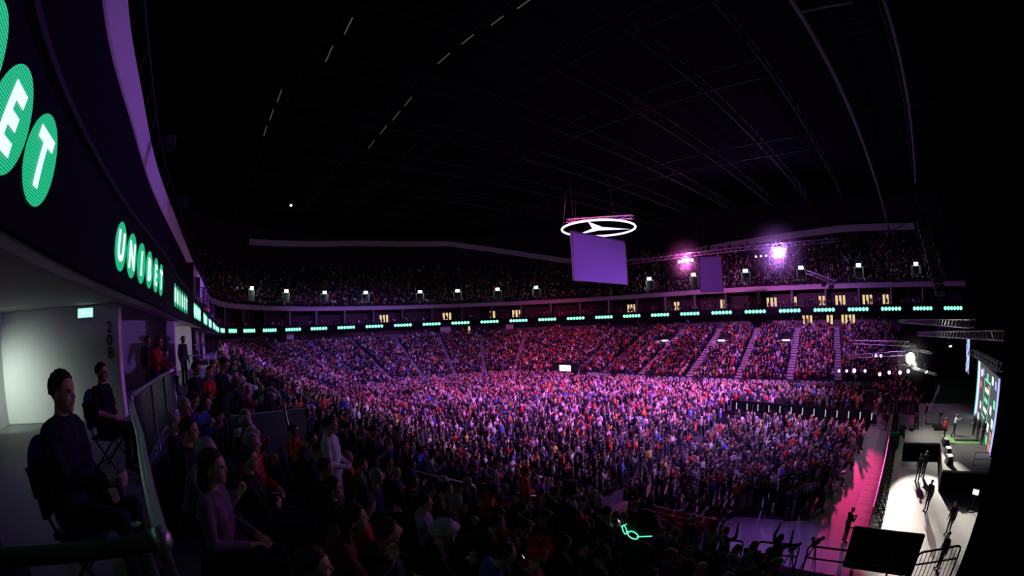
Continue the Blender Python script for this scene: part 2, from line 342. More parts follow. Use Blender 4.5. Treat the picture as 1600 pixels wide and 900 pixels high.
# ------------------------------------------------------------------ writing
def text_mesh(ch, size=1.0, depth=.01, bold=0.):
    c = bpy.data.curves.new('t', 'FONT'); c.body = ch; c.size = size; c.align_x = 'CENTER'; c.align_y = 'CENTER'; c.extrude = depth; c.offset = bold; c.resolution_u = 3
    o = bpy.data.objects.new('t', c); COL.objects.link(o); dg = bpy.context.evaluated_depsgraph_get(); dg.update()
    me = bpy.data.meshes.new_from_object(o.evaluated_get(dg)); bpy.data.objects.remove(o); bpy.data.curves.remove(c)
    V = np.array([v.co[:] for v in me.vertices]).reshape(-1, 3); Fc = [tuple(p.vertices) for p in me.polygons]; bpy.data.meshes.remove(me)
    V[:, :2] -= (V[:, :2].max(0) + V[:, :2].min(0)) / 2
    return V, Fc
LET = {c: text_mesh(c, .56, .004, .022) for c in 'UNIBET'}
def put(mb, V, Fc, org, right, normal, mi=0, sc=1.0):
    r = Vector(right); nn = Vector(normal); W = np.array(org)[None] + sc * (V[:, :1] * np.array(r) + V[:, 1:2] * np.array((0, 0, 1.)) + V[:, 2:3] * np.array(nn))
    return mb.add(W.tolist(), Fc, mi)
def disc(mb, org, right, normal, rad, n=40, mi=0):
    o = np.array(org); r = np.array(right)
    return mb.add([tuple(o + r * (rad * math.cos(2 * PI * j / n)) + np.array((0, 0, rad * math.sin(2 * PI * j / n)))) for j in range(n)], [tuple(range(n))], mi)

# the LED ribbon round the bowl
ribbon = empty('led_ribbon_board', (-1.7, 3.1, 10.45), 'long black ribbon of LED screen running round the whole bowl, green word discs along it', 'LED board')
def child(mb, name, mats, parent, smooth=False):
    o = mb.build(name, mats, smooth=smooth); o.parent = parent; o.matrix_parent_inverse = Matrix.LocRotScale(parent.location, parent.rotation_euler, None).inverted(); return o
hb = sweep([(-.35, 10.5), (-.35, 11.65), (-.02, 11.65), (0, 11.63), (0, 10.5), (-.02, 10.48), (-.35, 10.49)], 0, SMAX, .8)
RH = child(hb, 'housing', M['fascia'], ribbon)
child(sweep([(-.06, 10.465), (-.30, 10.465)], 0, SMAX, .8), 'edge_strip', M['white'], ribbon)
tr = sweep([(.0, 11.70), (.06, 11.70), (.06, 11.64), (.0, 11.64)], 0, SMAX, .8); child(tr, 'top_rail', M['black'], ribbon)
SP = .728; C0 = S_NEAR0 - 2.5 * SP
for k in range(-1, 37):
    ck = C0 + PIT * k
    if ck < 3 or ck > SMAX - 3: continue
    mb = MB(); near = k <= 2; uvs = []
    for j, ch in enumerate('UNIBET'):
        s_ = ck + (j - 2.5) * SP; p = rp(s_, .012); h = rang(s_); nn = (math.cos(h), math.sin(h), 0); rt = (-math.sin(h), math.cos(h), 0)
        disc(mb, (*p, 11.09), rt, nn, .35, 48 if near else 20, 0)
        V, Fc = LET[ch]; q = rp(s_, .02 if near else .03); put(mb, V, Fc, (*q, 11.09), rt, nn, 1)
    o = child(mb, 'sign_lettering', [M['led_dots'] if near else M['led_green_bloom'], M['led_white']], RH)
    if near:
        me = o.data; ul = me.uv_layers.new(name='metres'); co = np.array([v.co[:] for v in me.vertices]); li = np.empty(len(me.loops), int); me.loops.foreach_get('vertex_index', li)
        uv = np.column_stack([co[li, 1], co[li, 2]]); ul.data.foreach_set('uv', uv.astype(np.float32).ravel())
# word discs on the low boards along the far side of the floor
for k in range(7):
    yb = [44.5, 37.2, 29.9, 22.6, 15.3, 8.2, 1.4][k]; sb = s_of(78.4, yb)
    e = empty('perimeter_banner', (*rp(sb, T0 + ROW * NE + .2), 0), 'low dark banner of pale word discs under the far stand, %s' % (['farthest from the stage', 'second from the far end', 'third from the far end', 'middle one of the seven', 'third from the stage', 'second from the stage', 'nearest to the stage'][k],), 'banner', 'word banners along the far side of the floor')
    mb = MB(); t1 = T0 + ROW * NE + .18
    sweep([(t1 - .04, 0.02), (t1 - .04, 1.3), (t1, 1.3), (t1, .02)], sb - 3.4, sb + 3.4, .8, mb=mb); pan = child(mb, 'panel', M['boards'], e)
    mb = MB()
    for j, ch in enumerate('UNIBET'):
        s_ = sb + (j - 2.5) * .95; p = rp(s_, t1 + .02); h = rang(s_); nn = (math.cos(h), math.sin(h), 0); rt = (-math.sin(h), math.cos(h), 0)
        disc(mb, (*p, .80), rt, nn, .42, 20, 0); V, Fc = LET[ch]; put(mb, V, Fc, (*rp(s_, t1 + .04), .80), rt, nn, 1, 1.1)
    child(mb, 'sign_lettering', [M['disc_dim'], M['boards']], pan)

# section numbers, exit sign
def wall_number(txt, org, right, normal, size, m, label, vertical=False, gap=.3):
    e = empty('section_number', org, label, 'number')
    for i, ch in enumerate(txt):
        V, Fc = text_mesh(ch, size, .006); nn = Vector(normal) * .012
        o = Vector(org) + nn + (Vector((0, 0, -gap * i)) if vertical else Vector(right) * (gap * (i - (len(txt) - 1) / 2)))
        child(put(MB(), V, Fc, o, right, normal), 'digit', m, e)
    return e
wall_number('208', (-2.5, 9.75, 10.13), (1, 0, 0), (0, -1, 0), .33, M['digit'], 'black number 208 set vertically on the white wall beside the walkway', True, .27)
def sect(s_, txt, label, z=9.7):
    p = rp(s_, -4.75); h = rang(s_); wall_number(txt, (*p, z), (-math.sin(h), math.cos(h), 0), (math.cos(h), math.sin(h), 0), 1.15, M['digitw'], label, gap=.85)
sect(s_of(79.6, 8.6), '216', 'pale number 216 on the dark concourse wall behind the far stand')
sect(s_of(36.5, 89.1), '212', 'pale number 212 on the dark concourse wall behind the end stand')
e = empty('exit_sign', (-3.15, 9.72, 10.34), 'glowing green-white exit sign high on the white wall', 'exit sign')
child(MB().box((-3.15, 9.70, 10.45), (.46, .1, .22), ch=.015), 'housing', M['white'], e)
mb = MB().box((-3.15, 9.645, 10.45), (.43, .012, .19)); lp_ = child(mb, 'lit_panel', M['glow_exit'], e)
mb = MB()                                       # arrow and running figure in white
mb.box((-3.07, 9.636, 10.45), (.12, .004, .02)); mb.add([(-3.02, 9.636, 10.49), (-2.97, 9.636, 10.45), (-3.02, 9.636, 10.41)], [(0, 1, 2)])
mb.ball((-3.21, 9.638, 10.515), (.014, .003, .014), 8, 5); mb.bar((-3.21, 9.637, 10.50), (-3.23, 9.637, 10.44), .02); mb.bar((-3.23, 9.637, 10.44), (-3.19, 9.637, 10.385), .016); mb.bar((-3.23, 9.637, 10.44), (-3.28, 9.637, 10.39), .016); mb.bar((-3.215, 9.637, 10.49), (-3.17, 9.637, 10.455), .014)
child(mb, 'pictogram', M['led_white'], lp_)

# ------------------------------------------------------------------ hung over the floor
STAR = Vector((39.6, 28.5, 20.7))
e = empty('star_emblem', STAR, 'glowing white ring with a three-pointed star hung flat under the roof', 'emblem')
mb = MB(); mb.tube([(STAR.x + 4.3 * math.cos(a), STAR.y + 4.3 * math.sin(a), STAR.z) for a in np.linspace(0, 2 * PI, 72, endpoint=False)], .13, 8, closed=True); child(mb, 'ring', M['glow_star'], e, True)
mb = MB()
a0 = math.atan2(26.0 - STAR.y, 42.5 - STAR.x); c = STAR; z = STAR.z
pts = []
for i in range(3):
    a = a0 + 2 * PI * i / 3; pts.append((c.x + 3.95 * math.cos(a), c.y + 3.95 * math.sin(a))); b = a + PI / 3; pts.append((c.x + .78 * math.cos(b), c.y + .78 * math.sin(b)))
n = 6; vs = [(x, y, z) for x, y in pts] + [(c.x, c.y, z - .22), (c.x, c.y, z + .22)]
mb.add(vs, [(i, (i + 1) % n, 6) for i in range(n)] + [((i + 1) % n, i, 7) for i in range(n)]); child(mb, 'star', M['glow_star'], e)
mb = MB()
for i in range(6):
    a = 2 * PI * i / 6; p = Vector((STAR.x + 4.3 * math.cos(a), STAR.y + 4.3 * math.sin(a), STAR.z)); child(MB().tube([p, (STAR.x + 2 * math.cos(a), STAR.y + 2 * math.sin(a), 36)], .012, 5), 'suspension_cable', M['rooft'], e)

def make_screen(p0, p1, z0, z1, label, facing):
    c = ((p0[0] + p1[0]) / 2, (p0[1] + p1[1]) / 2); dx, dy = p1[0] - p0[0], p1[1] - p0[1]; L_ = math.hypot(dx, dy); h = math.atan2(dy, dx)
    e = empty('projection_screen', (*c, z0), label, 'screen')
    child(MB().box((*c, (z0 + z1) / 2), (L_, .06, z1 - z0), h), 'cloth', M['screen'], e)
    mb = MB(); d = Vector((dx, dy, 0)).normalized()
    for q in (-1, 1):
        x, y = c[0] + d.x * q * L_ / 2, c[1] + d.y * q * L_ / 2; mb.box((x, y, (z0 + z1) / 2), (.1, .14, z1 - z0 + .1), h, ch=.01)
    for z in (z0, z1): mb.box((*c, z), (L_ + .1, .14, .1), h, ch=.01)
    child(mb, 'frame', M['dark'], e)
    for q in (-.45, .45): child(MB().tube([(c[0] + d.x * q * L_, c[1] + d.y * q * L_, z1), (c[0] + d.x * q * L_, c[1] + d.y * q * L_, 36)], .012, 5), 'suspension_cable', M['rooft'], e)
    return e
make_screen((33.1, 27.4), (42.3, 26.8), 14.15, 19.25, 'large violet-lit projection screen hung under the glowing star', -1)
make_screen((57.3, 23.6), (58.7, 20.5), 13.7, 18.75, 'smaller dim violet screen hung beside the pink lamp cluster', -1)

def add_truss(a, b, label, w_=.4, bay=.6, m='alu', group=None, r=.03):
    o = truss_mb(a, b, w_, bay, r).build('lighting_truss', M[m]); return tag(o, label, 'truss', group)
add_truss((39.9, 33.5, 22.6), (39.4, 23.6, 21.2), 'lattice truss crossing above the glowing star ring')
add_truss((64.5, 44.0, 20.3), (67.8, 2.5, 21.2), 'long lattice truss under the far roof edge carrying the pink and violet lamps', .55, .8)
add_truss((59.5, 7.5, 15.8), (51.9, 3.0, 13.6), 'short sloping lattice truss with black lamps in front of the far upper stand')
add_truss((78, -8, 8.95), (25.8, -8, 9.3), 'long upper lattice truss high across the back of the stage', .45, .7)
add_truss((54, -8.3, 7.75), (18.5, -8.3, 8.95), 'lower lattice truss across the stage above the hanging screens', .42, .6, r=.035)
add_truss((42.9, -13.3, 6.55), (27.6, -11.0, 6.75), 'grey lattice truss along the top of the stage screen wall', .5, .6, r=.04)
add_truss((52.0, 1.5, 5.3), (36.4, -4.2, 6.9), 'sloping lattice truss carrying the lamps in front of the stage', .35, .5)
add_truss((47.0, .9, 7.2), (36.9, -4.6, 7.6), 'level lattice truss with violet lamps beside the far crowd', .35, .5)
add_truss((37.6, -4.9, 7.2), (30.5, -5.9, 7.35), 'bright upper outrigger bar beside the white lamp', .12, .4, 'dark', None, .015)
add_truss((37.6, -4.9, 5.75), (30.0, -6.2, 6.05), 'bright lower outrigger bar beside the white lamp', .12, .4, 'dark', None, .015)

def moving_head(loc, aim, lens, label, r=.22, group=None, up=True):
    loc = Vector(loc); d = (Vector(aim) - loc).normalized(); e = empty('stage_lamp', loc, label, 'lamp', group); sgn = 1 if up else -1
    child(MB().box(loc + Vector((0, 0, sgn * 2.2 * r)), (1.9 * r, 1.5 * r, .7 * r), ch=.15 * r), 'base', M['black'], e)
    s = d.cross(Vector((0, 0, 1))).normalized(); mb = MB()
    for q in (-1, 1): mb.tube([loc + Vector((0, 0, sgn * 2 * r)) + s * (q * .9 * r), loc + s * (q * 1.25 * r) + Vector((0, 0, sgn * 1.2 * r)), loc + s * (q * 1.2 * r)], .22 * r, 6)
    mb.tube([loc + Vector((0, 0, sgn * 2 * r)) - s * .95 * r, loc + Vector((0, 0, sgn * 2 * r)) + s * .95 * r], .22 * r, 6); child(mb, 'yoke', M['black'], e)
    hd_ = child(MB().lathe(loc - d * r * 1.1, [(.5 * r, 0), (.85 * r, .3 * r), (.95 * r, 1.6 * r), (1.05 * r, 2.2 * r), (.98 * r, 2.2 * r)], 14, axis=d), 'head', M['black'], e, True)
    child(MB().lathe(loc + d * r * 1.05, [(.97 * r, 0), (.8 * r, .12 * r), (.4 * r, .2 * r)], 14, axis=d), 'lens', M[lens], hd_, True); return e
tc = Vector((0, 0, 9.7))
for i in range(5): moving_head(Vector((65.9 - .12 * i, 30.8 - .66 * i, 19.75)), (20, 8, 4), 'glow_pink', 'pink lamp in the glowing cluster on the far truss, %s' % ['first from the screen', 'second', 'middle one', 'fourth', 'last'][i], .27, 'pink lamps on the far truss')
for i in range(4): moving_head(Vector((68.6, 14.1 - .9 * (i % 2), 20.6 - .95 * (i // 2))), (20, 4, 4), 'glow_violet', 'glaring violet lamp in the tight far cluster, %s' % ['upper', 'upper, stage side', 'lower', 'lower, stage side'][i], .40, 'violet lamps on the far truss')
for i in range(3): moving_head(Vector((68.2, 17.4 - .9 * i, 19.7)), (25, 10, 3), 'glow_lilac', 'small lilac lamp on the far truss, %s violet cluster' % ['farthest from the', 'between others and the', 'next to the'][i], .18, 'small lamps on the far truss')
moving_head((12.0, 58.8, 28.2), (8, 20, 9), 'glow_lilac', 'single bluish lamp shining alone below the dark roof', .2)
moving_head((37.66, -5.09, 6.41), (12, 3, 8.6), 'glow_hot', 'big glaring white lamp in front of the stage', .50)
for i, (p, ln, tx) in enumerate([((44.9, -1.87, 6.0), 'glow_lilac', 'upper violet lamp of a pair on the level truss'), ((44.9, -2.47, 6.0), 'glow_lilac', 'second violet lamp of the upper pair on the level truss'), ((43.8, -3.74, 6.1), 'glow_dim', 'dim reddish lamp on the level truss'), ((50, .67, 3.95), 'glow_violet', 'brightest violet lamp low beside the far crowd'), ((50, 1.66, 3.9), 'glow_lilac', 'violet lamp low beside the far aisle'),
        ((49.9, 2.64, 3.9), 'glow_lilac', 'faint violet lamp lowest in the row beside the far crowd'), ((46, -.67, 4.4), 'glow_lilac', 'thin violet lamp under the sloping truss'), ((41.9, -2.24, 4.6), 'glow_violet', 'tilted violet lamp under the sloping truss'), ((39.9, -3.13, 5.0), 'glow_pink', 'pink lamp under the sloping truss'), ((37.8, -4.06, 5.26), 'glow_violet', 'violet lamp under the big white lamp'), ((36.7, -4.76, 5.5), 'glow_lilac', 'long lilac lamp just below the big white lamp'),
        ((35.3, -6.2, 5.75), 'glow_white', 'white lamp at the end of the lower outrigger'), ((35.0, -8.5, 7.7), 'glow_lilac', 'lone lamp hanging below the lower stage truss')]):
    moving_head(p, (20, 3, 7) if i not in (11, 12) else (31, -9, 1), ln, tx, .17 if i not in (3,) else .24, 'lamps on the stage-side trusses')
for i in range(4): moving_head((58.6 - 1.9 * i, 6.95 - 1.12 * i, 14.9 - .55 * i), (30, 20, 0), 'black', 'unlit black lamp under the short sloping truss, %s from the roof side' % ['first', 'second', 'third', 'last'][i], .3, 'unlit lamps on the short truss')

# roof steel: long members and catwalks with their dim tubes
def member(pts, label, r=.14, box=None, group='dark roof members'):
    mb = MB(); mb.tube(pts, r, 6); return tag(mb.build('roof_member', M['rooft']), label, 'roof truss', group)
mat('roof_pale', (.13, .13, .16), .6)
def roof_truss(a, b, label, depth=1.6, r=.11):
    a, b = Vector(a), Vector(b); e = empty('roof_truss', a, label, 'roof truss', 'roof trusses')
    child(MB().tube([a, b], r, 6), 'bottom_chord', MATS['roof_pale'] if r > .13 else M['rooft'], e)
    u = Vector((0, 0, depth)); child(MB().tube([a + u, b + u], r, 6), 'top_chord', M['rooft'], e)
    mb = MB(); k = max(3, int((b - a).length / 3.2))
    for i in range(k):
        p, q = a.lerp(b, i / k), a.lerp(b, (i + 1) / k); mb.tube([p, (p + q) / 2 + u, q], r * .5, 5)
    child(mb, 'web', M['rooft'], e)
roof_truss((14, 0, 27), (95, -9.2, 27), 'long pale roof truss running above the stage front', 2.0, .2)
roof_truss((14, -6.1, 27), (60, -11.6, 27), 'roof truss running above the stage itself', 2.0, .16)
roof_truss((21.6, -.9, 27), (21.4, -4.7, 27), 'short cross truss joining the two stage roof trusses at their near end', 1.2, .14)
roof_truss((24.9, -2, 27), (24.5, -5.6, 27), 'short lit cross bar between the two stage roof trusses', .8, .1)
roof_truss((36.7, -2.7, 27), (35.6, -13.1, 27), 'longer lit cross bar over the middle of the stage', .8, .1)
for i, (x0, y0, x1, y1, tx) in enumerate([(19.8, 2, 21.7, 62, 'long roof truss running the length of the hall right of the catwalk'), (12.4, 6, 14.6, 66, 'roof truss beside the nearest catwalk'), (30, 4, 31, 66, 'roof truss along the middle of the hall'), (47, 2, 47, 66, 'roof truss along the hall beyond the star'), (5, 8, 4, 70, 'roof truss nearest to the upper balcony')]): roof_truss((x0, y0, 28), (x1, y1, 28), tx, 1.8, .10)
for i, y in enumerate([5.5, 12, 19, 27, 35, 44, 54, 64]): roof_truss((2, y, 29), (88, y - 5.5, 29), 'cross roof truss, %s counted from the stage' % ['first', 'second', 'third', 'fourth', 'fifth', 'sixth', 'seventh', 'eighth'][i], 1.6, .10)
for i, (x, y, z, dx, dy, ms) in enumerate([(5.5, 18.8, 27, .1, .8, 'glow_dim'), (5.5, 21.9, 27, .1, .9, 'glow_dim'), (3.7, 28, 27, .05, .9, 'glow_dim'), (3.75, 31, 27, .05, .9, 'glow_dim'), (3.8, 34, 27, .05, .9, 'glow_dim'), (12.69, 12.2, 27, .02, .55, 'glow_dim'), (12.6, 14.3, 27, .02, .55, 'glow_dim'), (12.4, 16.8, 27, .02, .6, 'glow_dim'), (12.4, 19.3, 27, .02, .7, 'glow_dim'), (13.3, 25.5, 27, .1, .7, 'glow_dim'), (13.6, 28.0, 27, .1, .8, 'glow_dim'), (13.8, 30.8, 27, .1, .8, 'glow_dim'), (14.1, 34, 27, .1, .9, 'glow_dim')]):
    e = empty('catwalk_tube_light', (x, y, z), 'dim tube light under the roof catwalk, number %s along the hall' % ['one', 'two', 'three', 'four', 'five', 'six', 'seven', 'eight', 'nine', 'ten', 'eleven', 'twelve', 'thirteen'][i], 'tube light', 'tube lights on the roof catwalks')
    child(MB().tube([(x - dx, y - dy, z), (x + dx, y + dy, z)], .045, 6), 'tube', M[ms], e); child(MB().tube([(x - dx, y - dy, z + .12), (x + dx, y + dy, z + .12)], .07, 4), 'tray', M['black'], e)
for i, (x0, y0, z0, x1, y1, z1, tx) in enumerate([(39.3, -7.4, 17.4, 39.1, -8.5, 11.0, 'curved black hanging speaker column left of the stage drapes')]):
    e = empty('line_array_speaker', (x0, y0, z0), tx, 'speaker'); a, b = Vector((x0, y0, z0)), Vector((x1, y1, z1))
    for k in range(12):
        p = a.lerp(b, k / 12) + Vector((-.9 * (k / 12) ** 2, 0, 0)); child(MB().box(p, (.5, 1.1, .46), .0, ch=.05), 'cabinet', M['dark'], e)
    child(MB().tube([a + Vector((0, 0, .4)), (x0, y0, 33)], .03, 5), 'hoist_chain', M['steel'], e)

# lamps on the balcony front near the camera, portals of the upper tier
for i, y in enumerate([12.6, 18.9, 24.7, 30.5, 36.5]):
    s_ = s_of(-1, y); p = rp(s_, -.95); e = empty('balcony_floodlight', (*p, 15.7), 'black floodlight clamped to the violet-lit balcony edge, %s from the camera' % ['first', 'second', 'third', 'fourth', 'fifth'][i], 'floodlight', 'floodlights on the balcony edge')
    q = rp(s_, -.75); child(MB().box((*q, 15.62), (.42, .5, .42), rang(s_) + .3, ch=.06), 'housing', M['dark'], e)
    child(MB().tube([(*rp(s_, -1.35), 15.85), (*p, 16.0), (*q, 15.8)], .045, 6), 'bracket', M['black'], e)
hr = sweep([(-1.42, 16.35), (-1.36, 16.35), (-1.36, 16.41), (-1.42, 16.41), (-1.42, 16.35)], 0, SMAX, 1.2)
e = empty('balcony_railing', (*rp(60, -1.4), 15.78), 'thin dark railing on top of the upper balcony front', 'railing'); child(hr, 'handrail', M['dark'], e)
mb = MB()
for s_ in np.arange(1, SMAX, 1.75): p = rp(s_, -1.39); mb.tube([(*p, 15.75), (*p, 16.38)], .022, 4)
child(mb, 'post', M['dark'], e)
e['kind'] = 'structure'
def s_at_az(az, t, s_from=None):                             # where a bearing from the walkway meets the bowl line at offset t
    P = rp(RS, t); a = np.degrees(np.arctan2(P[:, 0], P[:, 1])); i0 = np.argmin(np.abs(RS - (S_NEAR0 if s_from is None else s_from))); j = i0 + np.argmin(np.abs(a[i0:] - az)); return float(RS[j])
ORD = ['first', 'second', 'third', 'fourth', 'fifth', 'sixth', 'seventh', 'eighth', 'ninth', 'tenth', 'eleventh', 'twelfth', 'thirteenth', 'fourteenth']
for i, az in enumerate([5.61, 10.67, 16.18, 21.9, 29.56, 34.75, 40.17, 45.52, 61.07, 67.16, 74.31, 81.88, 90.19, 98.67]):
    s_ = s_at_az(az, -4.0); p = rp(s_, -3.8); h = rang(s_); e = empty('stand_portal', (*p, 16.6), 'upper stand doorway under a bright white sign, %s along the balcony from the near end' % ORD[i], 'portal', 'doorways of the upper stand')
    for q in (-1, 1):
        c = (p[0] - math.sin(h) * q * .95, p[1] + math.cos(h) * q * .95); child(MB().box((*c, 17.6), (2.6, .16, 2.0), h, ch=.02), 'side_wall', M['concrete'], e)
    child(MB().box((*p, 18.65), (2.4, 2.05, .14), h, ch=.02), 'lintel', M['concrete'], e)
    q = rp(s_, -2.45); child(MB().box((*q, 19.0), (.12, .95, .55), h, ch=.02), 'sign_box', M['glow_white'], e)
    l = bpy.data.lights.new('portal_light', 'POINT'); l.energy = 40; l.color = (.8, 1, .95); l.shadow_soft_size = .2; lo = bpy.data.objects.new('portal_light', l); COL.objects.link(lo); lo.location = (*rp(s_, -2.0), 18.6)
for i, (az, tx) in enumerate([(62.6, 'farthest from the stage'), (70.4, 'in the middle'), (79.3, 'nearest to the stage')]):
    s_ = s_at_az(az, 5.5, s_of(77.6, 53.8) - 15); h = rang(s_); p = rp(s_, 6.2); e = empty('stand_doorway', (*p, 4.6), 'lower far stand doorway under a flat white sign, %s' % tx, 'doorway', 'doorways of the lower far stand')
    for q in (-1, 1):
        c = (p[0] - math.sin(h) * q * 1.2, p[1] + math.cos(h) * q * 1.2); child(MB().box((*c, 5.3), (3.2, .15, 1.7), h, ch=.02), 'side_wall', M['balcony'], e)
    child(MB().box((*rp(s_, 5.2), 6.1), (1.2, 2.5, .14), h, ch=.02), 'lintel', M['concrete'], e); child(MB().box((*rp(s_, 5.95), 6.12), (.08, 1.3, .2), h), 'lit_sign', M['glow_white'], e); child(MB().box((*rp(s_, 5.4), 5.3), (.1, 2.3, 1.5), h), 'opening', M['black'], e)
s_ = s_at_az(48.84, 18.9, S_END0 + 30); h = rang(s_); p = rp(s_, 18.95); e = empty('tunnel_entrance', (*p, 0), 'bright white tunnel mouth in the corner of the end stand at floor level', 'tunnel')
child(MB().box((*rp(s_, 18.9), 1.35), (.2, 5.2, 2.7), h, ch=.03), 'mouth', M['black'], e); child(MB().box((*rp(s_, 19.06), 1.75), (.06, 2.3, 1.0), h, ch=.02), 'lit_panel', M['glow_white'], e); child(MB().box((*rp(s_, 19.1), 2.78), (.3, 5.4, .16), h, ch=.02), 'lintel', M['boards'], e)
# lit doors and windows of the suites and of the concourse
wl = []
for i, (az, lvl, n) in enumerate([(24.6, 1, 3), (33.2, 1, 3), (39.3, 1, 2), (42.5, 1, 3), (58.2, 1, 4), (64.2, 1, 2), (70.6, 1, 2), (77.4, 1, 3), (80.8, 1, 1), (84.6, 1, 2), (87.2, 1, 3), (91.2, 1, 3), (94.2, 1, 3), (82.3, 0, 3), (85.6, 0, 2), (88.2, 0, 4), (36.2, 0, 1)]):
    s_ = s_at_az(az, -4.4); h = rang(s_); z = 12.9 if lvl else 9.35; p = rp(s_, -4.42); tt = -4.42 if lvl else -4.72; p = rp(s_, tt)
    e = empty('lit_doorway', (*p, z - 1), 'warm lit glass doors %s, %s along the bowl' % ('at the back of a suite' if lvl else 'on the concourse under the LED ribbon', ORD[min(i, 13)] if i < 14 else ['last but two', 'last but one', 'last'][i - 14]), 'doorway', 'lit doors behind the stands')
    for k in range(n):
        o_ = (k - (n - 1) / 2) * .8; c = (p[0] - math.sin(h) * o_, p[1] + math.cos(h) * o_); child(MB().box((*c, z), (.06, .5, 1.7), h), 'pane', M['glow_win'], e)
    o_ = n * .8; child(MB().box((*rp(s_, tt - .03), z), (.05, o_ + .2, 2.0), h), 'frame', M['dark'], e)
for i, (az, tx) in enumerate([(33.0, 'pale violet lit display panel beside the number on the concourse'), (41.5, 'pink lit opening under the LED ribbon of the end stand'), (12, 'pale hanging display under the ribbon at the far corner')]):
    s_ = s_at_az(az, -.5); h = rang(s_); c = rp(s_, -1.2); o = MB().box((*c, 9.75), (.12, 2.6 if i == 0 else 1.9, 1.25), h, ch=.03).build('display_panel', M['balcony']); tag(o, tx, 'panel')

# ------------------------------------------------------------------ stage, pit, barriers
e = empty('stage_deck', (31, -8, 0), 'grey carpeted stage deck with black skirt standing beside the bright pit', 'stage')
poly = [(25.45, -6.66), (31.28, -7.5), (31.2, -4.25), (34.95, -4.7), (35.0, -6.0), (46, -7.5), (46, -15), (25.0, -12.4)]
child(MB().prism(poly, 1.18, 1.3), 'deck_top', M['carpet'], e)
cx, cy = sum(p[0] for p in poly) / 8, sum(p[1] for p in poly) / 8; child(MB().prism([(p[0] + (cx - p[0]) * .004, p[1] + (cy - p[1]) * .004) for p in poly], 0, 1.18), 'skirt', M['drape'], e)
e = empty('throw_platform', (32.3, -10, 1.3), 'low grey platform edged in bright green on the stage deck', 'platform')
child(MB().prism([(31.25, -7.9), (33.4, -8.0), (33.2, -11.7), (31.15, -11.7)], 1.3, 1.315), 'green_mat', M['oche'], e)
child(MB().prism([(31.75, -8.95), (33.05, -8.95), (32.95, -11.5), (31.65, -11.5)], 1.315, 1.46), 'step', M['carpet'], e)
# the LED wall along the back of the stage
wa, wb = Vector((28.0, -11.3, 0)), Vector((40.8, -13.4, 0)); wd = (wb - wa).normalized(); wn = Vector((-wd.y, wd.x, 0)); WLEN = (wb - wa).length; wh = math.atan2(wd.y, wd.x)
e = empty('stage_led_screen', wa + Vector((0, 0, 1.3)), 'tall bright LED screen wall with violet and green graphics behind the players', 'screen wall')
cc = wa + wd * WLEN / 2; child(MB().box((cc.x - wn.x * .15, cc.y - wn.y * .15, 3.7), (WLEN, .26, 4.8), wh, ch=.02), 'casing', M['black'], e)
def em(name, c, s): return mat(name, (1, 1, 1), emit=s, ecol=c)
GR = dict(base=em('led_charcoal', (.10, .12, .13), .8), vio=em('led_violet', (.50, .28, 1), 1.3), cyan=em('led_cyan', (.25, .85, .85), 1.0), wht=em('led_plainwhite', (.85, 1, .95), 1.5), grn=em('led_mint', (.25, 1, .55), 1.0), red=em('led_coral', (1, .28, .2), .9))
GN = list(GR); GM = [GR[k] for k in GN]
def panel_quad(mb, u0, u1, z0, z1, k, lift=.0, sk=0.):
    g = lambda u, z: tuple(wa + wd * u + wn * lift + Vector((0, 0, z))); mb.add([g(u0, z0), g(u1, z0), g(u1 + sk, z1), g(u0 + sk, z1)], [(0, 1, 2, 3)], GN.index(k))
mb = MB(); panel_quad(mb, 0, WLEN, 1.35, 6.05, 'base', .0)
panel_quad(mb, 0, .45, 1.35, 6.05, 'vio', .01); panel_quad(mb, .45, .8, 1.35, 6.0, 'cyan', .01); panel_quad(mb, 12.0, WLEN, 1.35, 6.05, 'cyan', .01); panel_quad(mb, 11.3, 12.0, 1.5, 6.0, 'wht', .01); panel_quad(mb, 10.7, 11.3, 1.6, 5.6, 'vio', .01)
for u, z, k in [(1.6, 5.4, 'vio'), (3.2, 5.5, 'wht'), (6.0, 5.4, 'grn'), (8.6, 5.5, 'vio'), (9.6, 5.3, 'wht'), (1.5, 4.2, 'grn'), (1.4, 2.2, 'red'), (1.5, 3.0, 'wht'), (1.4, 1.55, 'red'), (9.7, 4.4, 'red'), (5.0, 4.6, 'red'), (2.9, 3.6, 'wht'), (3.2, 2.4, 'wht'), (8.9, 2.9, 'wht'), (9.5, 1.9, 'wht'), (3.0, 1.6, 'grn')]: panel_quad(mb, u - .42, u + .42, z - .26, z + .26, k, .015, .12)
for (u0, z0, u1, z1) in [(4.2, 2.4, 7.6, 2.55), (4.2, 5.05, 7.6, 5.2), (4.2, 2.4, 4.4, 5.2), (7.4, 2.4, 7.6, 5.2)]: panel_quad(mb, u0, u1, z0, z1, 'grn', .02)
for i in range(3): panel_quad(mb, 4.9, 6.9, 2.9 + .7 * i, 3.2 + .7 * i, 'wht' if i % 2 == 0 else 'grn', .02)
child(mb, 'display', GM, e)
e = empty('hanging_led_panel', (44.6, -13.0, 4.5), 'tall LED panel of swirling violet and cyan hung beside the screen wall', 'screen')
ca, cb = Vector((43.2, -13.0, 0)), Vector((46.4, -13.5, 0)); d_ = (cb - ca).normalized(); n_ = Vector((-d_.y, d_.x, 0)); L_ = (cb - ca).length; c_ = (ca + cb) / 2
child(MB().box((c_.x - n_.x * .1, c_.y - n_.y * .1, 6.1), (L_, .18, 3.3), math.atan2(d_.y, d_.x), ch=.02), 'casing', M['black'], e)
mb = MB(); g = lambda u, z, l=.0: tuple(ca + d_ * u + n_ * l + Vector((0, 0, z)))
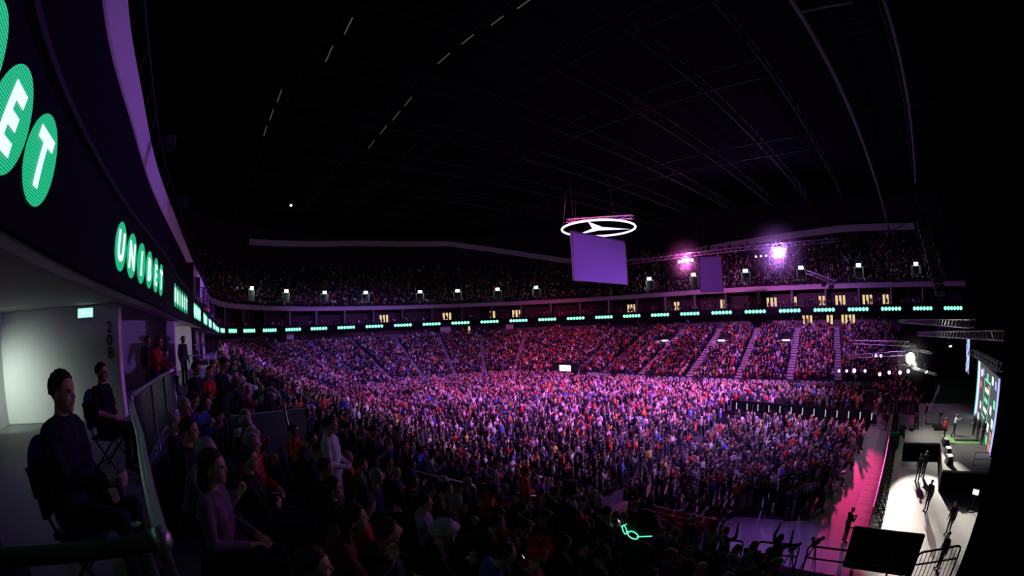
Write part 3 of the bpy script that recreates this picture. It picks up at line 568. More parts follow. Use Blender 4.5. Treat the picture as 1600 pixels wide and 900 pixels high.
for i in range(16):
    for j in range(10):
        k = ['vio', 'cyan', 'wht', 'cyan', 'vio', 'base'][int(3 + 2.9 * math.sin(i * .7 + 2.1 * math.sin(j * .55)))]; u0, z0 = L_ * j / 10, 4.48 + 3.22 * i / 16
        mb.add([g(u0, z0), g(u0 + L_ / 10, z0), g(u0 + L_ / 10, z0 + 3.22 / 16), g(u0, z0 + 3.22 / 16)], [(0, 1, 2, 3)], GN.index(k))
child(mb, 'display', GM, e)
for (x, y, tx) in [(30.5, -7.85, 'farthest'), (28.35, -7.6, 'middle'), (26.65, -7.35, 'nearest')]:
    e = empty('stage_monitor', (x, y, 1.3), 'black wedge speaker with pale top on the stage edge, %s of three' % tx, 'speaker', 'wedge speakers on the stage edge', rz=.1)
    mb = MB(); mb.add([(-.32, -.3, 0), (.32, -.3, 0), (.32, .3, 0), (-.32, .3, 0), (-.32, -.12, .42), (.32, -.12, .42), (.32, .2, .5), (-.32, .2, .5)], [(3, 2, 1, 0), (4, 5, 6, 7), (0, 1, 5, 4), (1, 2, 6, 5), (2, 3, 7, 6), (3, 0, 4, 7)])
    o = mb.build('cabinet', M['black']); o.parent = e; o = MB().box((0, .02, .49), (.6, .4, .06), ch=.02).build('cap', M['white']); o.parent = e
    o = MB().lathe((0, -.2, .22), [(.2, 0), (.17, .01), (.05, -.03)], 16, axis=(0, -.9, .4)).build('grille', M['dark']); o.parent = e
def frame_rail(name, a, b, z0, z1, label, cat, mids=(.5,), r=.024, bars=0, m='steel', group=None, corner=.12, sl0=0, sl1=0):
    a, b = Vector((*a, 0)), Vector((*b, 0)); d = (b - a).normalized(); e = empty(name, (a.x, a.y, z0), label, cat, group)
    A, B = a + Vector((0, 0, z0 + sl0)), b + Vector((0, 0, z0 + sl1)); hgt = Vector((0, 0, z1 - z0)); up = Vector((0, 0, 1)); pts = [A, A + hgt - up * corner]
    for t in (.3, .6, 1): pts.append(A + hgt - up * corner * (1 - math.sin(t * PI / 2)) + (B - A).normalized() * corner * (1 - math.cos(t * PI / 2)))
    for t in (1, .6, .3): pts.append(B + hgt - up * corner * (1 - math.sin(t * PI / 2)) - (B - A).normalized() * corner * (1 - math.cos(t * PI / 2)))
    pts += [B + hgt - up * corner, B]; child(MB().tube(pts, r, 8), 'top_rail', M[m], e, True)
    for q in mids: child(MB().tube([A + hgt * q, B + hgt * q], r * .8, 6), 'mid_rail', M[m], e, True)
    if bars:
        mb = MB()
        for k in range(1, bars): p = A.lerp(B, k / bars); mb.tube([p + up * .08, p + hgt], r * .45, 5)
        child(mb, 'baluster', M[m], e, True)
    return e
frame_rail('guard_rail', (25.3, -8.9), (25.05, -10.4), 1.3, 2.4, 'grey three-bar guard rail at the near end of the stage deck', 'railing', (.33, .66), m='alu')
frame_rail('ramp_rail', (35.6, -6.6), (42.5, -9.2), 1.3, 2.1, 'grey sloping handrail of the ramp behind the stage box', 'railing', (.55,), m='alu', sl1=1.6)
# drum-like equipment on the stage, cases, lamp stands
e = empty('camera_dolly', (35.4, -8.0, 1.3), 'dark camera dolly with cables and round weights standing behind the red-shirted player', 'camera')
child(MB().box((35.4, -8.0, 1.45), (1.2, .9, .2), ch=.04), 'base', M['black'], e); child(MB().lathe((35.4, -8.0, 1.5), [(.3, 0), (.22, .2), (.12, .3), (.12, 1.0)], 14), 'column', M['dark'], e, True)
child(MB().box((35.3, -8.0, 2.65), (.7, .3, .35), ch=.05), 'body', M['dark'], e); child(MB().lathe((34.95, -8.0, 2.65), [(.13, 0), (.16, .35)], 12, axis=(-1, 0, 0)), 'lens', M['blackgloss'], e, True)
for q in range(4): child(MB().lathe((35.4 + .5 * (q % 2 * 2 - 1), -8.0 + .38 * (q // 2 * 2 - 1), 1.3), [(.16, 0), (.16, .1)], 12), 'wheel', M['white'] if q == 1 else M['black'], e)
for i, (x, y, z, s, tx) in enumerate([(34.6, -5.2, 1.3, .5, 'black flight case on the stage box beside its edge'), (37.2, -5.2, 0, .8, 'black flight case on the floor beyond the stage box'), (38.6, -4.9, 0, .9, 'large black flight case near the far barrier end')]):
    e = empty('flight_case', (x, y, z), tx, 'case'); child(MB().box((x, y, z + s * .4), (s, s * .7, s * .8), .2, ch=.03), 'body', M['black'], e)
    child(MB().box((x, y, z + s * .62), (s * 1.02, s * .72, .04), .2), 'trim_strip', M['alu'], e)
o = MB().box((34.25, -3.75, .62), (.10, .85, 1.2), .08, ch=.02).build('green_panel', M['green']); tag(o, 'bright green panel standing on the floor between barrier and stage box', 'panel')
e = empty('pit_monitor', (22.7, -8.7, 0), 'small glowing monitor on a dark stand in the shadow under the stage', 'monitor')
child(MB().box((22.7, -8.7, 1.05), (.1, .5, .34), -.5, ch=.02), 'housing', M['black'], e); child(MB().box((22.655, -8.675, 1.05), (.02, .44, .27), -.5), 'screen', em('monitor_glow', (.7, .65, 1), 2.2), e); child(MB().lathe((22.7, -8.7, 0), [(.3, 0), (.3, .04), (.03, .08), (.03, .9)], 12), 'stand', M['dark'], e)
e = empty('monitor_back', (15.9, -2.4, 0), 'large black back of an upright screen with rounded corners between pit and stand', 'screen')
child(MB().box((15.9, -2.4, 1.08), (.22, 3.4, 1.84), -.09, ch=.1), 'casing', M['drape'], e); child(MB().box((16.02, -2.4, 1.08), (.02, 3.2, 1.66), -.09), 'front', M['blackgloss'], e)
for q in (-1.2, 1.2): child(MB().box((15.9 + .09 * q, -2.4 + q, .06), (1.1, .12, .12), ch=.03), 'foot', M['black'], e)
# pit barrier: black A-frame panels with a tread plate on the crowd side
b0, b1 = Vector((19.9, -1.7, 0)), Vector((45.8, -4.4, 0)); bd = (b1 - b0).normalized(); bn = Vector((-bd.y, bd.x, 0)); NB = 26; bl = (b1 - b0).length / NB; bh = math.atan2(bd.y, bd.x)
def barrier_proto():
    e = empty('crowd_barrier', (0, 0, 0), 'black A-frame crowd barrier panel between the pink walkway and the white pit', 'barrier', 'A-frame barriers along the pit')
    mk = lambda mb, n_, m_: setattr(mb.build(n_, m_), 'parent', e)
    mk(MB().box((0, .55, .02), (bl * .98, 1.1, .04), ch=.008), 'tread_plate', MATS['pink_plate'])
    mk(MB().box((0, 0, .62), (bl * .96, .035, 1.1), ch=.008), 'front_panel', M['black'])
    mk(MB().tube([(-bl * .48, 0, 1.2), (bl * .48, 0, 1.2)], .03, 8), 'top_rail', M['alu'])
    mb = MB()
    for q in (-.4, 0, .4): mb.tube([(q * bl, -.04, 1.12), (q * bl, -.75, .03)], .024, 6); mb.tube([(q * bl, -.04, .05), (q * bl, -.75, .03)], .02, 6)
    mb.tube([(-.4 * bl, -.4, .58), (.4 * bl, -.4, .58)], .018, 6); mb.tube([(-.4 * bl, -.72, .06), (.4 * bl, -.1, 1.05)], .016, 6)
    mk(mb, 'strut', M['black']); return e
mat('pink_plate', (.30, .28, .30), .5, noise=.05)
pb = barrier_proto()
for k in range(NB):
    o = pb if k == 0 else dup(pb); p = b0 + bd * bl * (k + .5); o.location = p; o.rotation_euler = (0, 0, bh)
# gangway fence with pale marks
def fence_proto():
    e = empty('gangway_barrier', (0, 0, 0), 'black barrier panel with a pale upright light mark along the dark gangway', 'barrier', 'black barriers along the gangway')
    mk = lambda mb, n_, m_: setattr(mb.build(n_, m_), 'parent', e)
    mk(MB().box((0, 0, .6), (1.26, .05, 1.2), ch=.01), 'panel', M['black']); mk(MB().tube([(-.63, 0, 1.22), (.63, 0, 1.22)], .03, 6), 'top_rail', M['dark'])
    mk(MB().box((0, .04, .62), (.10, .03, .7), ch=.01), 'light_mark', mat('pale_mark', (1, 1, 1), emit=.7, ecol=(.65, .75, .9))); mk(MB().box((0, .25, .02), (1.2, .5, .04)), 'foot', M['black']); return e
mb = MB(); mb.prism([(37.2, -2.6), (43.6, -3.0), (44.2, 15.2), (38.0, 15.2)], -.05, .006); struct('gangway_dark_sheet', mb, M['drape'])  # black sheet added over the floor to darken the gangway
fb = fence_proto(); f0, f1 = Vector((43.9, 14.5, 0)), Vector((42.4, -2.6, 0)); fd = (f1 - f0).normalized()
for k in range(13):
    o = fb if k == 0 else dup(fb); o.location = f0 + fd * 1.3 * (k + .5); o.rotation_euler = (0, 0, math.atan2(fd.y, fd.x) + PI)
for k, (x, y, tx) in enumerate([(52.2, -1.5, 'grey platform block beside the last violet lamps at the edge of the far crowd')]):
    o = MB().box((x, y, .75), (1.2, 2.0, 1.5), .05, ch=.04).build('media_platform', M['boards']); tag(o, tx, 'platform')
e = empty('truss_tower', (52, .6, 0), 'lattice tower with violet lights beside the far crowd', 'tower'); o = truss_mb((52, .6, 0), (52, .6, 4.2), .7, .6, .03).build('mast', M['alu']); o.parent = e; o.matrix_parent_inverse = Matrix.Translation(e.location).inverted()
child(MB().box((52, .6, .06), (1.3, 1.3, .1), ch=.02), 'base_plate', M['dark'], e)
# black drape wall that closes the stage end near the camera
mb = MB(); ys = np.linspace(-4.55, -24, 120); N_ = len(ys); vs = []
for zz in (0, 22):
    for i, y in enumerate(ys): vs.append((11.05 + .14 * math.sin(i * 1.9) + .05 * math.sin(i * .7), y, zz))
mb.add(vs, [(i, i + 1, N_ + i + 1, N_ + i) for i in range(N_ - 1)]); o = mb.build('stage_drape', M['drape'], smooth=True); sm = o.modifiers.new('thick', 'SOLIDIFY'); sm.thickness = .03
tag(o, 'tall black pleated drape closing off the stage end beside the bright pit', 'drape')
mb = MB(); ys = np.linspace(47, 80.6, 200); vs = []
for zz in (0, 10.2):
    for i, x in enumerate(ys): vs.append((x, -9.6 + (x - 47) * .03 + .16 * math.sin(i * 1.7), zz))
mb.add(vs, [(i, i + 1, 200 + i + 1, 200 + i) for i in range(199)]); o = mb.build('backstage_drape', M['drape'], smooth=True); sm = o.modifiers.new('thick', 'SOLIDIFY'); sm.thickness = .03; tag(o, 'black drape far behind the stage between screen wall and far stand', 'drape')
# rails at the foot of the near stand
def tz(x): return 7.7 - .397 * (x + .45) / .85
for a, b, tx, bars in [((10.9, 6.3), (11.15, 4.5), 'dark tube guard rail at the foot of the near stand beside the pale stairs', 0), ((11.25, 4.15), (11.6, 2.95), 'second dark tube guard rail from the pale stairs at the stand foot', 0), ((11.75, 2.5), (11.95, 1.1), 'third dark tube guard rail from the pale stairs, next to the tripod cameras', 0), ((12.0, .8), (12.0, -2.2), 'long black guard rail at the stand foot in front of the black screen back', 0)]:
    frame_rail('guard_rail', a, b, tz(11.6) + .0, tz(11.6) + 1.05, tx, 'railing', (.6,), .035, bars, 'dark', 'guard rails at the foot of the near stand')
frame_rail('stair_rail', (11.6, -3.0), (11.15, -4.35), 2.4, 3.45, 'black stair handrail with upright bars beside the tall drape', 'railing', (.62,), .035, 10, 'dark', None, .16, 0, .5)
for a, b, z, tx in [((4.5, 9.0), (6.5, 9.0), 5.4, 'long pale tube handrail in the middle of the near stand'), ((8.1, 9.2), (9.3, 9.2), 3.9, 'short pale tube handrail lower in the near stand'), ((3.0, 13.6), (4.4, 13.6), 6.2, 'pale tube handrail high in the near stand')]:
    z = tz(a[0]); frame_rail('aisle_handrail', a, b, z - .05, z + .95, tx, 'railing', (.5,), .026, 0, 'alu', None, .16, 0, tz(b[0]) - z)
# pale stairs at the foot of the stand
e = empty('stand_stairs', (11, 5.6, 0), 'pale steps running down the foot of the near stand to the empty floor', 'stairs')
for k in range(9): child(MB().box((9.3 + .42 * k, 7.3 - .42 * k * .55, 3.05 - .36 * k), (.44, 1.0, .34), -.45, ch=.02), 'step', M['step'], e)
# vomitory walls in the near stand
struct('vomitory_wall', MB().box((.85, 8.0, 7.0), (1.95, .14, 2.7), ch=.02).box((3.4, 17.0, 6.0), (.1, .12, .4)), mat('grey_block', (.30, .30, .32), .85))
mb = MB(); zz = lambda x: 8.72 - .466 * (x + .1)
mb.add([(x, y, z) for y in (16.85, 17.1) for x, z in [(-.9, 8.72), (-.1, 8.72), (4.0, zz(4.0)), (4.0, zz(4) - 1.6), (-.9, 7)]], [(0, 1, 2, 3, 4), (9, 8, 7, 6, 5)] + [(i, (i + 1) % 5, 5 + (i + 1) % 5, 5 + i) for i in range(5)]); struct('vomitory_parapet_wall', mb, M['balcony'])
mb = MB(); mb.add([(x, y, z) for y in (18.9, 19.1) for x, z in [(-.9, 8.72), (-.1, 8.72), (4.6, zz(4.6)), (4.6, zz(4.6) - 1.6), (-.9, 7)]], [(0, 1, 2, 3, 4), (9, 8, 7, 6, 5)] + [(i, (i + 1) % 5, 5 + (i + 1) % 5, 5 + i) for i in range(5)]); struct('vomitory_parapet_wall', mb, M['balcony'])
frame_rail('portal_rail', (-1.0, 17.0), (.0, 17.0), 8.2, 9.2, 'grey tube rail on the walkway beside the sloping white parapet', 'railing', (.5,), .025, 0, 'alu')
e = empty('wall_handrail', (1.75, 8.0, 8.3), 'thin curved steel handrail rising over the grey block wall', 'railing'); child(MB().tube([(1.0, 7.9, 8.75), (1.15, 7.85, 8.8), (1.3, 7.8, 8.72), (1.38, 7.75, 8.5), (1.42, 7.7, 8.0), (1.44, 7.7, 7.0)], .028, 8), 'tube', M['alu'], e, True); child(MB().lathe((1.44, 7.7, 6.95), [(.07, 0), (.07, .03)], 10), 'flange', M['alu'], e)

# the railing beside the walkway and the assumed lamp behind the stewards
e = empty('walkway_railing', (-.95, 7, ZW), 'grey steel railing with upright bars along the walkway beside the stewards', 'railing')
P1 = [(-1.04, 5.0), (-1.0, 6.3), (-.95, 8.0), (-.86, 9.4)]
child(MB().tube([(x, y, 9.16) for x, y in P1], .035, 10), 'handrail', M['steel'], e, True); child(MB().tube([(x, y, 8.33) for x, y in P1], .02, 6), 'bottom_rail', M['steel'], e, True)
mb = MB()
for k in range(1, 38):
    y = 5.0 + 4.4 * k / 38; x = np.interp(y, [q[1] for q in P1], [q[0] for q in P1]); mb.tube([(x, y, 8.33), (x, y, 9.15)], .011, 5)
child(mb, 'baluster', M['steel'], e)
for y in (5.0, 6.5, 8.0, 9.4): x = np.interp(y, [q[1] for q in P1], [q[0] for q in P1]); child(MB().tube([(x, y, ZW), (x, y, 9.15)], .028, 8), 'post', M['steel'], e, True)
e = empty('corner_railing', (-.3, 1.38, ZW), 'thick grey tube rail curving down beside the nearest steward', 'railing')
child(MB().tube([(-1.04, 4.93, 9.16), (-.86, 4.1, 9.13), (-.62, 3.1, 9.1), (-.42, 2.05, 9.09), (-.30, 1.42, 9.08)], .034, 10), 'handrail', M['steel'], e, True)
child(MB().tube([(-2.6, 1.1, 9.08), (-1.0, 1.27, 9.08), (-.30, 1.38, 9.08)], .034, 10), 'cross_rail', M['dark'], e, True)
child(MB().ball((-.3, 1.39, 9.08), .05, 12, 8), 'elbow', M['steel'], e, True)
for p in [(-.30, 1.38), (-.42, 1.55)]: child(MB().tube([(*p, ZW - .6), (*p, 9.08)], .026, 8), 'post', M['steel'], e, True)
for p in [(-1.4, 1.22), (-2.4, 1.12), (-.62, 3.1)]: child(MB().tube([(*p, ZW), (*p, 9.08)], .026, 8), 'post', M['dark'], e, True)
e = empty('assumed_concourse_lamp', (-5.97, 8.2, 9.35), 'assumed unseen round bulkhead lamp on the side wall of the walkway corner', 'lamp')  # assumed lamp outside the view, added to brighten the white wall
child(MB().lathe((-6.0, 8.2, 9.35), [(.15, 0), (.15, .05), (.13, .09), (.02, .10)], 20, axis=(1, 0, 0)), 'housing', M['white'], e); child(MB().lathe((-5.91, 8.2, 9.35), [(.11, 0), (.09, .03), (.02, .045)], 20, axis=(1, 0, 0)), 'glass', M['led_white'], e)
l = bpy.data.lights.new('assumed_lamp_light', 'SPOT'); l.energy = 112; l.color = (.82, 1, .90); l.spot_size = math.radians(118); l.spot_blend = 1; l.shadow_soft_size = .12; lo = bpy.data.objects.new('assumed_lamp_light', l); COL.objects.link(lo); lo.location = (-5.8, 8.2, 9.35); lo.rotation_euler = (Vector((.25, 1, -.34))).to_track_quat('-Z', 'Y').to_euler()  # spot for the assumed lamp, washing the white wall
for x, y, tx in [(-3.2, 18.0, 'assumed ceiling lamp over the white parapet of the second portal'), (-2.9, 22.5, 'assumed ceiling lamp before the lilac wall of the third portal')]:  # hidden ceiling lamps, assumed and added to light the parapet and lilac wall
    e = empty('assumed_ceiling_lamp', (x, y, 10.58), tx, 'lamp', 'assumed portal ceiling lamps'); child(MB().lathe((x, y, 10.54), [(.16, 0), (.2, .03), (.2, .08)], 18), 'housing', M['white'], e); child(MB().lathe((x, y, 10.525), [(.13, 0), (.15, .015)], 18), 'diffuser', M['led_white'], e)
    l = bpy.data.lights.new('assumed_lamp_light', 'POINT'); l.energy = 45; l.color = (.85, .75, 1); l.shadow_soft_size = .15; lo = bpy.data.objects.new('assumed_lamp_light', l); COL.objects.link(lo); lo.location = (x, y, 10.3)
# light of the stage itself
spot((37.6, -5.1, 6.4), (31.5, -9, 1.3), 5.5e3, WARM, 70)
spot((37.0, -5.2, 6.5), (22.5, -5.9, 0), 62e3, (1, .94, .84), 28, .5, .12)
spot((24, -6.5, 12), (18, -6.2, 0), 2.5e3, (1, .94, .84), 50)
spot((33, -3.5, 10), (32, -9, 1.3), 4.2e3, (1, .97, .9), 60)
spot((47, .9, 6.4), (26.5, -1.2, 0), 25e3, (1, .04, .26), 20, .9, .3)
spot((50, .7, 4.2), (50, 9, 1.0), 1.2e3, VIOLET, 80)
spot((45, -2.2, 6.5), (-3, 14.5, 9.2), 7e3, (.42, .16, 1), 34)
spot((45, -2.2, 6.6), (-3.2, 17, 9.2), 26e3, (.36, .16, 1), 9)

# ------------------------------------------------------------------ people
def rcone(p0, p1, r0, r1, n=12):
    """a tapered limb with round ends"""
    p0, p1 = np.array(p0, float), np.array(p1, float); d = p1 - p0; L_ = np.linalg.norm(d); d = d / L_ if L_ > 1e-6 else np.array((0, 0, 1.))
    a = np.cross(d, (0, 0, 1.) if abs(d[2]) < .9 else (0, 1., 0)); a /= np.linalg.norm(a); b = np.cross(d, a); rings = []
    for t in (-80, -50, -20): rings.append((p0 + d * r0 * math.sin(math.radians(t)), r0 * math.cos(math.radians(t))))
    for t in (20, 50, 80): rings.append((p1 + d * r1 * math.sin(math.radians(t)), r1 * math.cos(math.radians(t))))
    an = np.linspace(0, 2 * PI, n, endpoint=False); vs = np.vstack([c + r * (np.cos(an)[:, None] * a + np.sin(an)[:, None] * b) for c, r in rings]); fs = []
    for i in range(5): fs += [(i * n + j, i * n + (j + 1) % n, (i + 1) * n + (j + 1) % n, (i + 1) * n + j) for j in range(n)]
    return vs, fs + [tuple(reversed(range(n))), tuple(5 * n + j for j in range(n))]
SKIN, SHIRT, PANTS, SHOE, EYE_, LIP = range(6)
def hand(caps, w, dirn, palm_n, side, curl):
    w = np.array(w, float); d = np.array(dirn, float); d /= np.linalg.norm(d); pn = np.array(palm_n, float); pn -= d * pn.dot(d); pn /= np.linalg.norm(pn); s = np.cross(d, pn) * side
    k = w + d * .085
    for q in (-.022, 0, .022): caps.append((w + s * q * .7, k + s * q, .017, .015, SKIN))
    for i, (q, l) in enumerate(zip((.033, .011, -.011, -.032), (.072, .080, .074, .058))):
        b = k + s * q; c1 = curl; m = b + (d * math.cos(c1) + pn * math.sin(c1)) * l * .55; t = m + (d * math.cos(2.1 * c1) + pn * math.sin(2.1 * c1)) * l * .5
        caps.append((b, m, .0100, .0092, SKIN)); caps.append((m, t, .0092, .0080, SKIN))
    b = w + d * .03 + s * .026; m = b + (s * .75 + d * .6 + pn * .25) * .04; caps.append((b, m, .013, .011, SKIN)); caps.append((m, m + (d * .85 + s * .3 + pn * .45) * .035, .011, .009, SKIN))
def skeleton(hip, lean, arms, knees, feet, head_turn=0., head_down=0., girth=1., hood=False, sleeves=True):
    """arms: two (elbow, wrist, hand dir, palm normal, curl); all metres, facing +y"""
    hip = np.array(hip, float); c = []; up = np.array((0, math.sin(lean), math.cos(lean))); fw = np.array((0, math.cos(lean), -math.sin(lean)))
    P = lambda h, f=0, x=0: hip + up * h + fw * f + np.array((x, 0, 0)); g = girth
    for q in (-1, 1):                                        # trunk: pelvis, belly, chest, shoulders
        c.append((P(.0, 0, .075 * q * g), P(.10, 0, .07 * q * g), .118 * g, .112 * g, PANTS if q else 0)); c.append((P(.13, .01, .065 * q * g), P(.30, .015, .075 * q * g), .108 * g, .112 * g, SHIRT))
        c.append((P(.30, .01, .08 * q * g), P(.40, 0, .10 * q), .112 * g, .105 * g, SHIRT)); c.append((P(.44, -.01, .06 * q), P(.45, -.015, .165 * q), .075, .068, SHIRT))
    c.append((P(.08, 0, 0), P(.42, 0, 0), .11 * g, .10 * g, SHIRT)); c.append((P(.45, -.015), P(.52, 0), .062, .056, SKIN)); c.append((P(.44, -.02), P(.485, -.012), .078, .064, SHIRT))
    hc = P(.655, .03); ct, st = math.cos(head_turn), math.sin(head_turn); hf0 = np.array((-st, ct, 0)); hr = np.array((ct, st, 0)); hf = hf0 * math.cos(head_down) + np.array((0, 0, -math.sin(head_down))); hu = np.cross(hr, hf)
    Hd = lambda x, y, z: hc + hr * x + hf * y + hu * z
    c += [(P(.52, .0), Hd(0, -.02, -.05), .054, .055, SKIN), (Hd(0, -.022, .032), Hd(0, .018, .03), .086, .080, SKIN), (Hd(0, .01, -.01), Hd(0, .03, -.055), .072, .056, SKIN), (Hd(0, .045, -.075), Hd(0, .06, -.085), .036, .028, SKIN)]
    for q in (-1, 1): c += [(Hd(.03 * q, .06, -.03), Hd(.034 * q, .055, -.05), .028, .024, SKIN), (Hd(.078 * q, -.01, .005), Hd(.08 * q, -.018, -.028), .013, .010, SKIN), (Hd(.018 * q, .088, .034), Hd(.045 * q, .076, .032), .012, .011, SKIN), (Hd(.031 * q, .0815, .014), Hd(.033 * q, .082, .014), .0115, .0115, EYE_)]
    c += [(Hd(0, .088, .02), Hd(0, .108, -.022), .010, .014, SKIN), (Hd(-.019, .085, -.052), Hd(.019, .085, -.052), .010, .010, LIP)]
    for q, (el, wr, hd, pn, cu) in zip((-1, 1), arms):
        sh = P(.435, -.012, .185 * q); el, wr = np.array(el, float), np.array(wr, float); t = SHIRT
        c.append((sh, el, .066, .050, SHIRT)); 
        if sleeves: c.append((el, el + (wr - el) * .93, .050, .038, SHIRT)); c.append((el, wr, .03, .027, SKIN))
        else: c.append((el, wr, .044, .028, SKIN))
        hand(c, wr, hd, pn, q, cu)
    for q, kn, (an, toe) in zip((-1, 1), knees, feet):
        h = P(-.0, 0, .09 * q * g); kn, an = np.array(kn, float), np.array(an, float); toe = np.array(toe, float); c.append((h, kn, .092 * g, .064, PANTS)); c.append((kn, an + (kn - an) * .1, .062, .050, PANTS)); c.append((an, toe, .046, .036, SHOE)); c.append((an + (an - toe) * .25, an, .04, .045, SHOE))
    return c, (hc, hr, hf, hu)
def voxel_mesh(caps, voxel, name):
    vs, fs, o = [], [], 0
    for a, b, r0, r1, tg in caps:
        v, f = rcone(a, b, r0, r1); vs.append(v); fs += [tuple(i + o for i in q) for q in f]; o += len(v)
    me = bpy.data.meshes.new('tmp'); me.from_pydata(np.vstack(vs).tolist(), [], fs); ob = bpy.data.objects.new('tmp', me); COL.objects.link(ob)
    m = ob.modifiers.new('r', 'REMESH'); m.mode = 'VOXEL'; m.voxel_size = voxel; m.use_smooth_shade = True; s = ob.modifiers.new('s', 'SMOOTH'); s.factor = .5; s.iterations = 2
    dg = bpy.context.evaluated_depsgraph_get(); dg.update(); out = bpy.data.meshes.new_from_object(ob.evaluated_get(dg)); out.name = name
    return ob, out
def tag_faces(me, caps):
    n = len(me.polygons); c = np.empty(n * 3); me.polygons.foreach_get('center', c); c = c.reshape(-1, 3); best = np.full(n, 1e9); lab = np.zeros(n, int)
    for a, b, r0, r1, tg in caps:
        a, b = np.array(a), np.array(b); d = b - a; L2 = max(d @ d, 1e-9); t = np.clip((c - a) @ d / L2, 0, 1); dist = np.linalg.norm(c - a - t[:, None] * d, axis=1) - (r0 + (r1 - r0) * t) - (.004 if tg in (EYE_, LIP) else 0)
        k = dist < best; best[k] = dist[k]; lab[k] = tg
    return lab
BODY_MATS = [M['skin'], M['cloth'], M['trousers'], M['shoe'], M['eye'], M['lip']]
def lowpoly(ob, ratio_faces, total):
    d = ob.modifiers.new('d', 'DECIMATE'); d.ratio = max(ratio_faces / total, .0005); t = ob.modifiers.new('t', 'TRIANGULATE'); dg = bpy.context.evaluated_depsgraph_get(); dg.update(); me = bpy.data.meshes.new_from_object(ob.evaluated_get(dg)); ob.modifiers.remove(t); ob.modifiers.remove(d); return me
def mesh_np(me):
    V = np.empty(len(me.vertices) * 3); me.vertices.foreach_get('co', V); Fc = np.empty(len(me.polygons) * 3, int); me.polygons.foreach_get('vertices', Fc); return V.reshape(-1, 3), Fc.reshape(-1, 3)
SITK = [(-.11, .42, .52), (.11, .42, .52)]; SITF = [((-.12, .35, .08), (-.13, .49, .04)), ((.12, .35, .08), (.13, .49, .04))]; SITH = (0, 0, .55)
STK = [(-.10, .02, .50), (.10, .02, .50)]; STF = [((-.11, 0, .08), (-.13, .15, .035)), ((.11, 0, .08), (.13, .15, .035))]; STH = (0, 0, .95)
D_ = np.array
def arms_lap(z, y=.0): return [((-.25, .03 + y, z + .20), (-.10, .27 + y, z + .12), (.6, .7, -.2), (0, .3, -1), .5), ((.25, .03 + y, z + .20), (.10, .25 + y, z + .13), (-.6, .7, -.2), (0, .3, -1), .5)]
def arms_fold(z): return [((-.25, .10, z + .20), (.06, .24, z + .24), (1, .1, .05), (0, -1, 0), .4), ((.25, .10, z + .20), (-.06, .27, z + .20), (-1, .1, .05), (0, -1, 0), .4)]
def arms_clap(z): return [((-.27, .10, z + .22), (-.05, .33, z + .36), (.15, .6, .8), (1, 0, 0), .12), ((.27, .10, z + .22), (.05, .33, z + .36), (-.15, .6, .8), (-1, 0, 0), .12)]
def arms_phone(z): return [((-.24, .12, z + .20), (-.06, .33, z + .30), (.3, .6, .7), (.9, .3, .2), .6), ((.24, .12, z + .20), (.07, .34, z + .29), (-.3, .6, .7), (-.9, .3, .2), .6)]
def arms_down(z): return [((-.25, -.02, z + .17), (-.26, .06, z - .08), (-.02, .2, -1), (1, 0, 0), .35), ((.25, -.02, z + .17), (.26, .06, z - .08), (.02, .2, -1), (-1, 0, 0), .35)]
def arms_up(z): return [((-.36, .08, z + .58), (-.30, .14, z + .84), (.1, .1, 1), (0, 1, 0), .15), ((.36, .08, z + .58), (.32, .12, z + .84), (-.1, .1, 1), (0, 1, 0), .15)]
def arms_one(z): return [((-.25, -.02, z + .17), (-.18, .20, z + .08), (.4, .8, .1), (.8, 0, -.3), .4), ((.34, .10, z + .60), (.26, .22, z + .83), (-.1, .2, 1), (0, 1, 0), .2)]
def arms_throw(z): return [((-.25, -.02, z + .17), (-.27, .06, z - .06), (0, .2, -1), (1, 0, 0), .4), ((.27, .20, z + .42), (.22, .46, z + .47), (-.05, 1, .1), (-1, 0, -.2), .5)]
def arms_belly(z): return [((-.25, .02, z + .18), (-.05, .22, z + .10), (1, .3, -.1), (0, -1, 0), .4), ((.25, .02, z + .18), (.05, .24, z + .08), (-1, .3, -.1), (0, -1, 0), .4)]
def arms_cup(z): return [((-.25, .05, z + .18), (-.10, .26, z + .11), (.6, .6, -.2), (0, 0, -1), .5), ((.26, .16, z + .22), (.16, .42, z + .20), (-.1, 1, .05), (-.9, 0, .2), .75)]
def arms_rail(z): return [((-.30, .20, z + .22), (-.22, .42, z + .10), (.1, 1, -.3), (0, -.2, -1), .7), ((.30, .20, z + .22), (.22, .42, z + .10), (-.1, 1, -.3), (0, -.2, -1), .7)]
WALKK = [(-.10, .12, .52), (.10, -.02, .50)]; WALKF = [((-.11, .22, .09), (-.12, .37, .05)), ((.11, -.24, .13), (.12, -.12, .04))]
